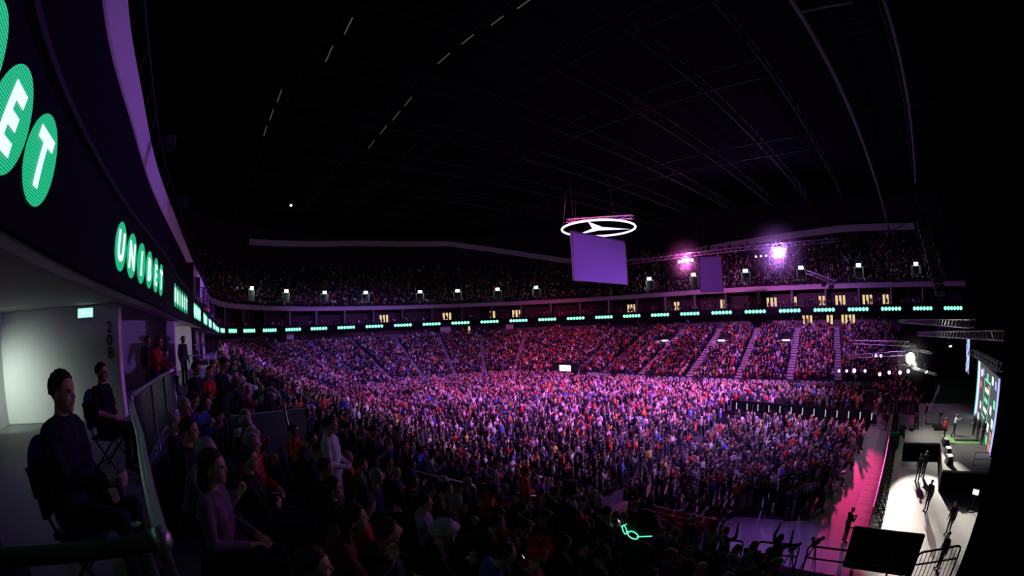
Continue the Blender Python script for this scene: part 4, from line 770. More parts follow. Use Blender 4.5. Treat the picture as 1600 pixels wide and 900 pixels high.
POSES = {
    'sit_lap': dict(hip=SITH, lean=.08, arms=arms_lap(.55), knees=SITK, feet=SITF), 'sit_fold': dict(hip=SITH, lean=-.05, arms=arms_fold(.55), knees=SITK, feet=SITF, girth=1.12),
    'sit_clap': dict(hip=SITH, lean=.05, arms=arms_clap(.55), knees=SITK, feet=SITF), 'sit_phone': dict(hip=SITH, lean=.14, arms=arms_phone(.55), knees=SITK, feet=SITF, head_down=.45),
    'sit_lean': dict(hip=SITH, lean=.42, arms=[((-.22, .30, .66), (-.08, .50, .76), (.6, .5, .4), (0, 0, 1), .8), ((.22, .30, .66), (.08, .50, .78), (-.6, .5, .4), (0, 0, 1), .8)], knees=SITK, feet=SITF, head_down=-.05),
    'sit_cup': dict(hip=SITH, lean=.06, arms=arms_cup(.55), knees=SITK, feet=SITF, girth=1.28, sleeves=True), 'sit_belly': dict(hip=SITH, lean=-.02, arms=arms_belly(.58), knees=SITK, feet=SITF, girth=1.12, sleeves=False),
    'sit_up': dict(hip=SITH, lean=.0, arms=arms_up(.55), knees=SITK, feet=SITF),
    'stand': dict(hip=STH, lean=.02, arms=arms_down(.95), knees=STK, feet=STF), 'stand_belly': dict(hip=STH, lean=.02, arms=arms_belly(.95), knees=STK, feet=STF, girth=1.1), 'stand_clap': dict(hip=STH, lean=.03, arms=arms_clap(.95), knees=STK, feet=STF),
    'stand_up': dict(hip=STH, lean=-.03, arms=arms_up(.95), knees=STK, feet=STF), 'stand_one': dict(hip=STH, lean=.0, arms=arms_one(.95), knees=STK, feet=STF, girth=1.1), 'stand_phone': dict(hip=STH, lean=.08, arms=arms_phone(.95), knees=STK, feet=STF, head_down=.4),
    'stand_rail': dict(hip=STH, lean=.22, arms=[((-.28, .20, 1.18), (-.20, .42, 1.06), (.1, 1, -.2), (0, -.2, -1), .7), ((.28, .20, 1.18), (.20, .42, 1.06), (-.1, 1, -.2), (0, -.2, -1), .7)], knees=STK, feet=STF, girth=1.1),
    'throw': dict(hip=STH, lean=.12, arms=arms_throw(.95), knees=STK, feet=[((-.11, -.22, .10), (-.12, -.08, .04)), ((.09, .12, .08), (.10, .27, .035))]), 'walk': dict(hip=STH, lean=.05, arms=arms_down(.95), knees=WALKK, feet=WALKF),
}
BODIES, HEADS, LOWS, MIDS = {}, {}, {}, {}
for nm, kw in POSES.items():
    caps, hd = skeleton(**kw); ob, me = voxel_mesh(caps, .0115, 'person_body')
    for m_ in BODY_MATS: me.materials.append(m_)
    me.polygons.foreach_set('material_index', tag_faces(me, caps).astype(np.int32)); me.polygons.foreach_set('use_smooth', np.ones(len(me.polygons), bool)); me.update()
    BODIES[nm] = me; HEADS[nm] = hd; tot = len(me.polygons) * 2
    for store, nf in ((LOWS, 64), (MIDS, 240)):
        lm = lowpoly(ob, nf, tot); V, Fc = mesh_np(lm); lab = tag_faces(lm, [c for c in caps if c[4] not in (EYE_, LIP)]); ce = V[Fc].mean(1); hc, hr, hf, hu = hd; q = ce - hc; isH = (lab == SKIN) & (np.linalg.norm(q, axis=1) < .16) & ((q @ hf < .01) & (q @ hu > -.05) | (q @ hu > .065)); lab = np.where(isH, 6, lab); store[nm] = (V, Fc, lab); bpy.data.meshes.remove(lm)
    bpy.data.objects.remove(ob)
def hair_mesh(style):
    """hair or headwear about the head centre, head facing +y"""
    mb = MB()
    if style in ('short', 'long', 'bun', 'afro', 'mohawk', 'mid'):
        rx, ry, rz = {'afro': (.20, .20, .19)}.get(style, (.091, .105, .098)); n, k = 28, 16; vs, fs = [], []; cz = .032 if style != 'afro' else .06
        low = {'short': -.35, 'mid': -.55, 'long': -.6, 'bun': -.4, 'afro': -.75, 'mohawk': -.3}[style]
        for i in range(k + 1):
            for j in range(n):
                a = 2 * PI * j / n; back = .5 - .5 * math.sin(a); lo = (.52 if style != 'afro' else .05) + (low - (.52 if style != 'afro' else .05)) * min(1, back * 1.75) ** 1.5 + .05 * math.sin(9 * a); t = PI / 2 + (math.asin(lo) - PI / 2) * i / k; wob = 1 + .035 * math.sin(5 * a + 3 * t) + .025 * math.sin(11 * a + 5 * t) + .02 * math.sin(17 * t)
                vs.append((rx * wob * math.cos(t) * math.cos(a), -.004 + ry * wob * math.cos(t) * math.sin(a), cz + rz * wob * math.sin(t)))
        for i in range(k): fs += [(i * n + j, (i + 1) * n + j, (i + 1) * n + (j + 1) % n, i * n + (j + 1) % n) for j in range(n)]
        mb.add(vs, fs)
        if style in ('long', 'mid'):
            L_ = .24 if style == 'long' else .10
            for j in range(11): x = -.085 + .017 * j; y = -.075 - .02 * (1 - (x / .085) ** 2); mb.tube([(x * .95, y + .02, .03), (x * 1.05, y, -.05), (x * 1.1, y - .01, -.05 - L_ * .5), (x * .95, y + .01, -.05 - L_)], [.022, .026, .024, .010], 6)
        if style == 'bun': mb.ball((0, -.11, .075), .045, 12, 8)
        if style == 'mohawk':
            for j in range(12): a = -.5 + 2.6 * j / 11; mb.tube([(0, .10 * math.cos(a), .03 + .10 * math.sin(a)), (.012 * (-1) ** j, .165 * math.cos(a), .03 + .175 * math.sin(a))], [.030, .006], 6)
    if style == 'cap':
        mb.lathe((0, -.005, .045), [(.104, 0), (.103, .03), (.09, .065), (.055, .09), (.012, .097)], 20); mb.add([(x, .075 + .085 * math.cos(x * 13), .05 - .006 * q) for q in (0, 1) for x in np.linspace(-.075, .075, 9)] + [(x, .055, .052 - .006 * q) for q in (0, 1) for x in np.linspace(-.085, .085, 9)], [(i, i + 1, 18 + i + 1, 18 + i) for i in range(8)] + [(9 + i + 1, 9 + i, 27 + i, 27 + i + 1) for i in range(8)] + [(i + 1, i, 9 + i, 9 + i + 1) for i in range(8)])
    if style == 'hat':
        mb.lathe((0, -.005, .055), [(.168, .030), (.162, .012), (.14, .0), (.108, .005), (.106, .05), (.10, .10), (.075, .118), (.05, .105), (.01, .102)], 28)
    if style == 'tophat': mb.lathe((0, -.005, .06), [(.17, .006), (.165, 0), (.11, .004), (.108, .06), (.118, .18), (.112, .19), (.02, .188)], 24)
    if style == 'hood':
        n, k = 18, 10; vs = []
        for i in range(k + 1):
            for j in range(n):
                a = 2 * PI * j / n; lo = -.2 if math.sin(a) < .55 else .35; t = PI / 2 + (math.asin(max(-.95, lo - (.7 if math.sin(a) < .3 else 0))) - PI / 2) * i / k; vs.append((.118 * math.cos(t) * math.cos(a), -.015 + .13 * math.cos(t) * math.sin(a), .03 + .125 * math.sin(t) + (.05 * (math.sin(t) > .97))))
        mb.add(vs, [(i * n + j, (i + 1) * n + j, (i + 1) * n + (j + 1) % n, i * n + (j + 1) % n) for i in range(k) for j in range(n)])
    return mb.mesh('hair', M['hair'], smooth=True)
HAIRS = {s: hair_mesh(s) for s in ('short', 'long', 'bun', 'afro', 'mohawk', 'mid', 'cap', 'hat', 'tophat', 'hood')}
NP = [0]; TAKEN = []; STANDING = []
def person(pose, loc, heading, shirt, hair, hcol, label, group=None, scale=1.0, suit=False):
    """heading: the direction faced, radians from +x"""
    me_ = BODIES[pose]
    if suit:
        me_ = me_.copy(); me_.materials[2] = M['cloth']
    o = bpy.data.objects.new('person', me_); COL.objects.link(o); o.location = loc; o.rotation_euler = (0, 0, heading - PI / 2); o.scale = (scale,) * 3; o.color = (*shirt, 1); tag(o, label, 'person', group); TAKEN.append((loc[0], loc[1])); (pose.startswith('sit') and group) or STANDING.append((loc[0], loc[1])); hc, hr, hf, hu = HEADS[pose]
    if hair:
        h = bpy.data.objects.new('hair' if hair not in ('cap', 'hat', 'tophat', 'hood') else {'tophat': 'hat'}.get(hair, hair), HAIRS[hair]); COL.objects.link(h); h.parent = o; h.matrix_local = Matrix(((hr[0], hf[0], hu[0], hc[0]), (hr[1], hf[1], hu[1], hc[1]), (hr[2], hf[2], hu[2], hc[2]), (0, 0, 0, 1))); h.color = (*hcol, 1)
    NP[0] += 1; return o
STAGE = (30, -8)
def to_stage(x, y, j=0.): return math.atan2(STAGE[1] - y, STAGE[0] - x) + j
BK = (.012, .012, .016); HB = (.02, .013, .008); HG = (.30, .28, .27); HBL = (.35, .22, .09)
def near_row(x, y):                              # stand level under a point of the near stand
    t = x - float(np.interp(y, [q[1] for q in RING[:16]], [q[0] for q in RING[:16]])); r = min(NS - 1, max(0, int((t - T0) / ROW))); return row_z(r, NS)
# stewards on chairs and the people of the walkway
person('sit_cup', (-1.16, 2.66, ZW), to_stage(-1.08, 2.75, .12), (.012, .012, .03), 'short', (.012, .009, .007), scale=1.05, label= 'steward in dark blue shirt seated nearest beside the corner rail, holding a clear cup')
person('sit_belly', (-1.62, 5.62, ZW), to_stage(-1.62, 5.62, .08), (.010, .010, .012), 'short', (.01, .008, .006), 'steward in black short sleeves seated on a folding chair in front of the white wall')
person('stand_rail', (-1.32, 9.35, ZW), to_stage(-1.3, 9.4, .3), (.40, .012, .014), 'long', HB, 'person with long dark hair in a red jacket leaning on the walkway railing', scale=.97)
for x, y, ps, tx in [(-1.9, 12.2, 'stand', 'person in black standing nearest behind the end of the white wall'), (-1.5, 13.3, 'sit_lap', 'person in black seated in the recess behind the red jacket'), (-1.75, 14.4, 'sit_fold', 'second dark person seated in the violet recess, farther in')]: person(ps, (x, y, ZW), to_stage(x, y), BK, 'short', HB, tx)
person('stand', (-1.0, 15.9, ZW), to_stage(-1, 15.9), BK, 'short', HB, 'person in black standing at the pale column of the second portal')
for x, y, z, ps, sh, hr_, hc_, tx in [
    (-.30, 8.1, 7.62, 'stand', BK, 'short', HB, 'tall man in dark clothes standing at the railing beside the red jacket'), (.20, 7.6, None, 'stand_phone', BK, 'short', HB, 'man in black standing with hands raised below the railing'),
    (1.50, 10.6, None, 'stand', BK, 'cap', BK, 'tall man in black standing beyond the grey block wall'), (1.55, 5.45, None, 'stand_belly', (.70, .68, .72), 'short', HB, 'man in a white jumpsuit standing with arms held in front, seen from behind'),
    (1.95, 7.3, None, 'stand_one', (.20, .19, .22), 'mid', HB, 'person in a dim white suit with one arm raised behind the man in the jumpsuit'), (6.8, 7.35, None, 'stand_belly', (.75, .10, .03), 'hood', (.75, .10, .03), 'person in an orange hooded costume standing in the middle of the stand'),
    (6.7, 8.4, None, 'stand', (.30, .28, .32), 'short', HB, 'person in a grey suit standing behind the orange costume'), (3.9, 2.25, None, 'stand', BK, 'afro', (.006, .005, .005), 'big dark round wig with glowing green glasses pushed over it'),
    (4.95, 4.3, None, 'stand', BK, 'tophat', BK, 'large dark figure with a hat standing out before the bright floor'), (5.35, 3.9, None, 'stand_phone', BK, 'short', HB, 'dark figure holding a lit phone beside the hatted figure'),
    (9.3, 6.9, None, 'stand_belly', (.45, .42, .47), 'short', HB, 'person in a pale grey top standing low in the stand by the empty floor'), (1.75, 3.5, None, 'sit_lean', BK, 'hat', (.42, .40, .42), 'spectator in a pale brimmed hat leaning forward'),
    (2.25, 2.4, None, 'sit_lap', (.35, .02, .02), 'mohawk', (.75, .03, .015), 'spectator with a tall red mohawk and a small blue glow at the brow'), (5.5, 4.0, None, 'sit_clap', BK, 'tophat', (.02, .45, .10), 'spectator in a bright green hat'),
    (2.2, 4.1, None, 'sit_fold', (.32, .30, .42), 'short', HB, 'spectator in a striped pale shirt with folded arms beside the brimmed hat'), (2.55, 3.3, None, 'sit_phone', BK, 'short', HB, 'dark spectator bent over a lit phone'),
    (-.40, 3.55, None, 'sit_lean', (.20, .17, .22), 'short', HG, 'grey-haired spectator in a greyish top in the top row beside the corner rail'), (-.36, 4.15, None, 'sit_lap', BK, 'short', HB, 'second spectator of the top row below the corner rail, dark top'),
    (-.15, 2.85, None, 'sit_lap', (.15, .10, .17), 'mid', HB, 'spectator in a lilac jacket right under the corner rail'), (.55, 2.7, None, 'sit_lean', (.14, .02, .03), 'long', HB, 'woman with long dark hair in a reddish top resting her hands together'),
    (.30, 2.05, None, 'sit_clap', (.08, .02, .03), 'long', HB, 'woman at the lower edge with clasped hands and long hair'), (1.0, 1.9, None, 'sit_phone', BK, 'short', HB, 'dark spectator with short hair close to the camera, looking down'),
    (2.0, 1.55, None, 'sit_lap', BK, 'short', HB, 'dark spectator filming with a bright phone at the very bottom edge'), (4.75, 7.0, None, 'sit_lap', BK, None, HB, 'bald spectator in black below the long pale handrail')]:
    z = near_row(x, y) if z is None else z
    person(ps, (x, y, z), to_stage(x, y, rng.uniform(-.15, .15)), sh, hr_, hc_, tx, suit='suit' in tx or 'costume' in tx)
# pit, stage
for x, y, z, ps, hd, sh, hr_, hc_, tx in [
    (27.1, -5.2, 0, 'stand', 2.6, BK, 'short', HB, 'black-suited guard standing in the white pit nearest to the stage box'), (27.9, -5.75, 0, 'stand_belly', 2.2, BK, None, HB, 'bald guard in black standing against the dark front of the stage box'), (22.6, -5.4, 0, 'stand', 2.3, BK, 'short', HB, 'guard in black standing alone in the middle of the white pit'),
    (19.8, -6.5, 0, 'stand', 2.2, BK, 'short', HB, 'dark silhouette standing in the pit close to the drape'), (16.6, -5.6, 0, 'stand', 2.0, BK, 'cap', BK, 'dark silhouette nearest in the pit by the stair handrail'), (18.4, -.5, 0, 'stand_phone', -1.0, BK, 'short', HB, 'tall dark silhouette on the pink walkway at the near end of the barrier'),
    (31.45, -7.75, 1.3, 'walk', -1.2, (.80, .06, .05), 'short', HBL, 'player in a red shirt walking on the stage'), (32.55, -8.95, 1.33, 'throw', -1.5, (.85, .82, .86), None, HB, 'player in a white shirt stretching his arm out on the green mat'), (32.8, -11.0, 1.33, 'stand_belly', 1.9, BK, None, HB, 'bald official in black farthest along the screen wall'),
    (31.7, -11.1, 1.33, 'stand', 1.9, BK, 'short', HG, 'official in black in the middle of the trio before the screen wall'), (30.9, -11.35, 1.33, 'stand_belly', 1.9, BK, 'short', HB, 'official in black of the trio, nearest to the stage rail'), (36.9, -6.9, 1.3, 'stand', -1.9, BK, 'short', HBL, 'dark figure standing behind the sloping ramp handrail'), (38.3, -6.1, .2, 'stand', -1.9, BK, 'short', HG, 'dark figure with pale hair beyond the ramp handrail'),
    (41.2, -2.0, 0, 'stand', 2.8, (.35, .30, .34), 'short', HB, 'person in a pale top at the far end of the pink walkway'), (41.9, -3.0, 0, 'stand_belly', 2.8, BK, None, HB, 'bald person in black at the far end of the barrier'), (39.4, -3.2, 0, 'stand', 2.8, BK, 'short', HB, 'person in black at the far end of the walkway, nearest to the barrier')]:
    person(ps, (x, y, z), hd, sh, hr_, hc_, tx)
# things they hold and sit on
def chair(loc, hd, label):
    e = empty('folding_chair', loc, label, 'chair', rz=hd - PI / 2); mk = lambda mb, n_, m_, s_=True: setattr(mb.build(n_, m_, smooth=s_), 'parent', e)
    mk(MB().box((0, .02, .435), (.44, .42, .05), ch=.022), 'seat', M['chair'], False); mb = MB()
    for j in range(2): mb.box((0, -.22 - .03 * j, .62 + .13 * j), (.44, .035, .16), ch=.016)
    mb.lathe((0, -.24, .80), [(.001, -.02), (.2, -.02), (.215, 0), (.2, .02), (.001, .02)], 24, axis=(0, 1, .12)); mk(mb, 'backrest', M['chair'], False)
    for q in (-1, 1): mk(MB().tube([(.21 * q, -.27, .86), (.215 * q, -.12, .42), (.22 * q, .22, .01)], .013, 8), 'leg', M['dark']); mk(MB().tube([(.20 * q, .20, .42), (.20 * q, -.26, .01)], .013, 8), 'leg', M['dark'])
    mk(MB().tube([(-.2, -.2, .1), (.2, -.2, .1)], .009, 6), 'stretcher', M['dark']); return e
chair((-1.16, 2.66, ZW), to_stage(-1.08, 2.75, .12), 'dark folding chair under the steward holding a cup'); chair((-1.62, 5.62, ZW), to_stage(-1.62, 5.62, .08), 'blue-backed folding chair under the steward at the white wall')
e = empty('plastic_cup', (-.55, 2.66, 8.98), 'clear plastic cup in the hand of the nearest steward', 'cup')
gm = bpy.data.materials.new('clear_plastic'); gm.use_nodes = True; gb = gm.node_tree.nodes['Principled BSDF']; gb.inputs['Transmission Weight'].default_value = .8; gb.inputs['Roughness'].default_value = .15; gb.inputs['Base Color'].default_value = (.9, .95, .95, 1)
def hand_of(px, py, pz, hd, pose, q, ahead=.07):
    w_ = POSES[pose]['arms'][q]; p = np.array(w_[1]) + np.array(w_[2]) / np.linalg.norm(w_[2]) * ahead; a = hd - PI / 2; return (px + p[0] * math.cos(a) - p[1] * math.sin(a), py + p[0] * math.sin(a) + p[1] * math.cos(a), pz + p[2])
hp = hand_of(-1.16, 2.66, ZW, to_stage(-1.08, 2.75, .12), 'sit_cup', 1, .10)
o = e; o.location = (hp[0], hp[1], hp[2] - .05); oo = MB().lathe((0, 0, 0), [(.028, 0), (.038, .12), (.036, .12), (.026, .004)], 18).build('cup', gm, smooth=True); oo.parent = e; oo = MB().lathe((0, 0, .003), [(.025, 0), (.031, .07)], 16).build('drink', mat('beer', (.45, .25, .05), .2)); oo.parent = e
e = empty('rucksack', (-1.75, 2.15, ZW), 'dark rucksack on the walkway floor beside the nearest chair', 'bag'); child(MB().box((-1.75, 2.15, ZW + .25), (.36, .26, .48), .5, ch=.12), 'body', M['dark'], e, True); child(MB().box((-1.66, 2.02, ZW + .17), (.26, .1, .26), .5, ch=.045), 'pocket', M['black'], e, True); child(MB().tube([(-1.82, 2.2, ZW + .48), (-1.8, 2.2, ZW + .56), (-1.72, 2.15, ZW + .56), (-1.70, 2.15, ZW + .48)], .012, 6), 'handle', M['black'], e, True)
def phone(p, hd, label, s=1.0):
    e = empty('mobile_phone', p, label, 'phone', rz=hd - PI / 2); o = MB().box((0, 0, 0), (.075 * s, .012, .15 * s), ch=.005).build('body', M['black']); o.parent = e; o = MB().box((0, -.0075, 0), (.068 * s, .002, .138 * s)).build('screen', M['phone']); o.parent = e; return e
for (x, y, tx) in [(2.55, 3.3, 'lit phone held by the dark spectator left of the pale hat'), (5.35, 3.9, 'lit phone held by the dark standing figure beside the hatted one'), (2.0, 1.55, 'bright phone screen at the very bottom edge of the stand')]:
    z = near_row(x, y); h = to_stage(x, y); st = x == 5.35; p = hand_of(x, y, z, h, 'stand_phone' if st else 'sit_phone', 0, .10)
    if x == 2.0: p = (x + .38 * math.cos(h), y + .38 * math.sin(h), z + 1.0)
    f = phone(p, h, tx); f.rotation_euler.x = .35
x, y = 3.9, 2.25; z = near_row(x, y); h = to_stage(x, y)
e = empty('light_glasses', (x, y, z + 1.60), 'green glowing party glasses pushed up on the big dark wig', 'glasses', rz=h - PI / 2)
mb = MB()
for q in (-1, 1): mb.tube([(q * .085 + .075 * math.cos(a), -.19 + .02 * math.cos(a) * q, .04 + .045 * math.sin(a)) for a in np.linspace(0, 2 * PI, 20, endpoint=False)], .007, 6, closed=True)
mb.tube([(-.02, -.2, .05), (.02, -.2, .05)], .006, 6); mb.tube([(.16, -.19, .05), (.22, -.02, .03)], .006, 6); mb.tube([(-.16, -.19, .05), (-.22, -.02, .03)], .006, 6); o = mb.build('frame', M['neon']); o.parent = e
e = empty('glow_stick', (1.35, 2.3, near_row(1.35, 2.3) + .85), 'short pale green glow stick in the dark rows near the bottom edge', 'glow stick'); o = MB().tube([(0, 0, 0), (.07, -.06, -.02)], .008, 8).build('tube', M['neon']); o.parent = e; o = MB().lathe((0, 0, 0), [(.010, 0), (.010, .02)], 8, axis=(-.75, .64, .2)).build('cap', M['white']); o.parent = e
# tripod cameras on the floor below the stand
for x, y, hd, tx in [(15.3, .75, -.6, 'video camera on a tripod at the stand foot, nearer to the black screen back'), (14.6, 1.6, -.5, 'video camera on a tripod at the stand foot, nearer to the pale stairs')]:
    e = empty('video_camera', (x, y, 0), tx, 'camera', 'tripod cameras at the stand foot', rz=hd); mk = lambda mb, n_, m_, s_=True: setattr(mb.build(n_, m_, smooth=s_), 'parent', e)
    for k in range(3): a = 2 * PI * k / 3 + .4; mk(MB().tube([(.05 * math.cos(a), .05 * math.sin(a), 1.3), (.5 * math.cos(a), .5 * math.sin(a), .02)], [.03, .02], 8), 'leg', M['dark'])
    mk(MB().lathe((0, 0, 1.28), [(.06, 0), (.08, .05), (.05, .12)], 12), 'head', M['black']); mk(MB().box((0, 0, 1.52), (.42, .16, .22), ch=.03), 'body', M['black'], False); mk(MB().lathe((.21, 0, 1.53), [(.07, 0), (.08, .12), (.09, .26), (.08, .27)], 14, axis=(1, 0, 0)), 'lens', M['blackgloss']); mk(MB().box((-.14, .1, 1.68), (.16, .1, .1), ch=.02), 'viewfinder', M['black'], False); mk(MB().tube([(-.1, -.06, 1.4), (-.6, -.14, 1.15)], .014, 6), 'pan_bar', M['dark'])
# small bank of folded red seats and its pale-edged steps
for k in range(4):
    struct('seat_riser_floor', MB().box((14.0 + .9 * k, 7.4, .45 - .1 * k), (.88, 3.6, .9 - .2 * k), ch=.02), M['dark'])
def seat_proto():
    e = empty('arena_seat', (0, 0, 0), 'empty folded red seat in the small bank beside the pale stairs', 'seat', 'empty red seats at the stand foot'); mk = lambda mb, n_, m_: setattr(mb.build(n_, m_), 'parent', e)
    mk(MB().box((-.12, 0, .66), (.05, .44, .46), ch=.02), 'backrest', M['redseat']); mk(MB().box((-.03, 0, .55), (.06, .40, .38), ch=.02), 'seat', M['redseat'])
    for q in (-1, 1): mk(MB().tube([(-.1, .2 * q, 0), (-.1, .2 * q, .5)], .02, 6), 'leg', M['dark'])
    return e
sp_ = seat_proto()
for k in range(4):
    for j in range(6): o = sp_ if k == j == 0 else dup(sp_); o.location = (13.85 + .9 * k, 6.0 + .52 * j, .9 - .2 * k)

# ------------------------------------------------------------------ the crowd
cR, cU, cF = [np.array(v[:]) for v in (R, U, F)]
def to_px(P):
    d = np.asarray(P, float) - np.array((0, 0, EYE)); d /= np.linalg.norm(d, axis=-1, keepdims=True); x, y, z = d @ cR, d @ cU, d @ cF; th = np.arccos(np.clip(z, -1, 1)); r = 2 * 666.67 * np.sin(th / 2); s = np.hypot(x, y) + 1e-9; return np.stack([800 + r * x / s, 533.33 - r * y / s], -1)
cand = []                                        # x, y, z, kind(0 near stand,1 far stands,2 floor,3 upper,4 suites), row
TKN = np.array(TAKEN)
for r in range(NS):
    for s_ in np.arange(s_of(-1.9, -.3), S_END0, .66):
        if in_aisle(s_): continue
        x, y = rp(s_ + rng.uniform(-.03, .03), T0 + ROW * r + .28)
        if x < np.interp(y, [1.4, 3.1, 5, 9.9], [-.3, -.62, -1.06, -.82]) + .30 or x * x + y * y < 1.5 ** 2 or y < .9 + .02 * x or (x < 2.3 and 7.75 < y < 9.3) or (x < 4.6 and 16.6 < y < 19.3) or (x > 9.0 and y < 8.2 and x + y > 14.8) or (x > 10.4 and y < 7.2) or rng.random() < .10: continue
        if np.min((TKN[:, 0] - x) ** 2 + (TKN[:, 1] - y) ** 2) < .42 ** 2: continue
        cand.append((x, y, row_z(r, NS), 0, r))
near = np.array(cand); px = to_px(near[:, :3] + np.array((0, 0, 1.2))); dist = np.linalg.norm(near[:, :3] - np.array((0, 0, EYE)), axis=1)
ins = (px[:, 0] > -10) & (px[:, 0] < 1560) & (px[:, 1] < 930) & (near[:, 1] > 0); order = np.argsort(np.where(ins, dist, 1e9)); NIND = 300 - NP[0]; pick = order[:NIND]; rest = np.setdiff1d(np.arange(len(near)), pick)
PAL = [('black', BK, 40), ('dark blue', (.015, .02, .07), 14), ('dark grey', (.04, .04, .045), 12), ('red', (.42, .02, .02), 7), ('pale', (.50, .46, .50), 7), ('violet', (.20, .06, .30), 5), ('orange', (.65, .14, .02), 3), ('brown', (.10, .05, .03), 6), ('green', (.04, .20, .06), 2), ('blue', (.04, .10, .42), 4)]
pw = np.array([p[2] for p in PAL], float); pw /= pw.sum()
PSN = [('sit_lap', 'sitting with hands in the lap'), ('sit_fold', 'sitting with folded arms'), ('sit_clap', 'clapping'), ('sit_phone', 'sitting bent over'), ('sit_lean', 'leaning forward'), ('sit_lap', 'sitting with hands in the lap'), ('sit_lean', 'leaning forward'), ('stand_clap', 'standing and clapping'), ('stand_up', 'standing with both arms up')]
pp = np.array([.2, .16, .13, .1, .14, .1, .1, .04, .03]); pp /= pp.sum()
HST = [('short', .58), ('mid', .12), ('long', .14), ('cap', .08), ('bun', .03), ('cap', .02), (None, .03)]; hw = np.array([h[1] for h in HST]); hw /= hw.sum()
BAND = ['high in the near stand', 'midway down the near stand', 'low in the near stand']
for i in pick:
    x, y, z, _, r = near[i]; cn, cc, _ = PAL[rng.choice(len(PAL), p=pw)]; ps, pt = PSN[rng.choice(len(PSN), p=pp)]; hs = HST[rng.choice(len(HST), p=hw)][0]
    if dist[i] < 4.2 and ps.startswith('stand'): ps, pt = PSN[0]
    hc_ = [HB, (.012, .01, .009), HBL, HG, (.06, .03, .015)][rng.choice(5, p=[.4, .25, .15, .1, .1])]
    if hs in ('cap', 'tophat'): hc_ = [BK, (.4, .02, .02), (.5, .48, .5), (.02, .35, .1)][rng.choice(4)]
    f = 1 + rng.uniform(-.25, .25); b = 0 if r < 5 else 1 if r < 11 else 2; lb = 'spectator in %s clothes %s %s' % (cn, pt, BAND[b])
    person(ps, (x, y, z), to_stage(x, y, rng.normal(0, .18)), tuple(min(1, c * f) for c in cc), hs, hc_, lb, lb.replace('spectator', 'spectators'), rng.uniform(.94, 1.05))
ppl = [near[rest]]
def add(a): ppl.append(np.array(a, float).reshape(-1, 5))
DOORS = [tuple(o.location[:2]) for o in COL.objects if o.name.startswith(('stand_portal', 'stand_doorway', 'tunnel'))]
def at_door(x, y, d=1.7): return any((x - a) ** 2 + (y - b) ** 2 < d * d for a, b in DOORS)
acc = []
for (sa, sb, n) in [(S_END0, s_of(80.9, -5.5), NE)]:
    for r in range(n):
        L0 = np.linalg.norm(rp(sa, 0) - rp(sb, 0)); s_ = sa
        while s_ < sb:
            a = rp(s_, T0 + ROW * r); b = rp(s_ + .5, T0 + ROW * r); s_ += .5 * .52 / max(.15, float(np.linalg.norm(b - a))) * rng.uniform(.9, 1.12)
            if in_aisle(s_) or rng.random() < .06: continue
            x, y = rp(s_, T0 + ROW * r + .28 + rng.uniform(-.05, .05)); at_door(x, y, 2.0) or acc.append((x, y, row_z(r, n), 1, r))
add(acc); acc = []
RPs = RP[::6]
for x in np.arange(17.6, 63.5, .78):
    for y in np.arange(-3.5, 72, .60):
        xx, yy = x + rng.uniform(-.2, .2), y + rng.uniform(-.2, .2)
        if 37.7 < xx < 44.4 and yy < 14.8: continue
        if yy < 1.3 - (xx - 20.4) * .155 or (50.8 < xx < 53.4 and yy < 1.8) or rng.random() < .10 or (int(y / .6) % 22 in (20, 21)) or (xx < 21 and yy < 2.2) or (xx < 19.8 and yy < 9.6 - .6 * (xx - 17)): continue
        n = 16.8 if xx < 26 else 24.3 if yy < 48 else 22.0
        if np.min((RPs[:, 0] - xx) ** 2 + (RPs[:, 1] - yy) ** 2) < n * n * .93: continue
        if xx < 27 and rng.random() < .0: continue
        at_door(xx, yy, 3) or acc.append((xx, yy, 0, 2, 0))
add(acc); acc = []
for r in range(19):
    for s_ in np.arange(S_NEAR0 + 48, SMAX - 4, .6):
        if rng.random() < .16 + .02 * r or abs((s_ - 30) % 11.5) < .6: continue
        x, y = rp(s_ + rng.uniform(-.1, .1), -1.75 - .8 * r); at_door(x, y) or acc.append((x, y, 15.5 + .6 * r, 3, r))
for s_ in np.arange(S_NEAR0 + 26, SMAX - 4, .95):
    for t, z in ((-.75, 11.5), (-1.9, 11.75)):
        if rng.random() < .45: x, y = rp(s_ + rng.uniform(-.2, .2), t); acc.append((x, y, z, 4, 0))
    if rng.random() < .35: x, y = rp(s_, rng.uniform(-3.5, -.6)); acc.append((x, y, ZW, 5, 0))
for k in range(46):
    xx, yy = rng.uniform(45.5, 62), rng.uniform(-8.6, -3.4)
    acc.append((xx, yy, 0, 6, 0))
add(acc)
A = np.vstack(ppl); pxs = to_px(A[:, :3] + np.array((0, 0, 1.0))); A = A[(pxs[:, 0] > -60) & (pxs[:, 0] < 1660) & (pxs[:, 1] < 960)]
CP = np.array([(.02, .02, .028), (.03, .03, .07), (.05, .05, .06), (.55, .03, .03), (.75, .72, .76), (.75, .20, .04), (.06, .12, .55), (.45, .42, .48), (.05, .30, .10), (.70, .55, .10), (.12, .07, .05), (.65, .30, .50)])
CW = np.array([.38, .17, .12, .07, .085, .02, .035, .045, .012, .012, .04, .012]); CW /= CW.sum()
SEATED = ['sit_lap', 'sit_clap', 'sit_fold', 'sit_lean', 'sit_phone', 'sit_up']; STAND = ['stand_clap', 'stand_up', 'stand_one', 'stand', 'stand_belly', 'stand_phone']
vs, fs, cs, off = [], [], [], 0
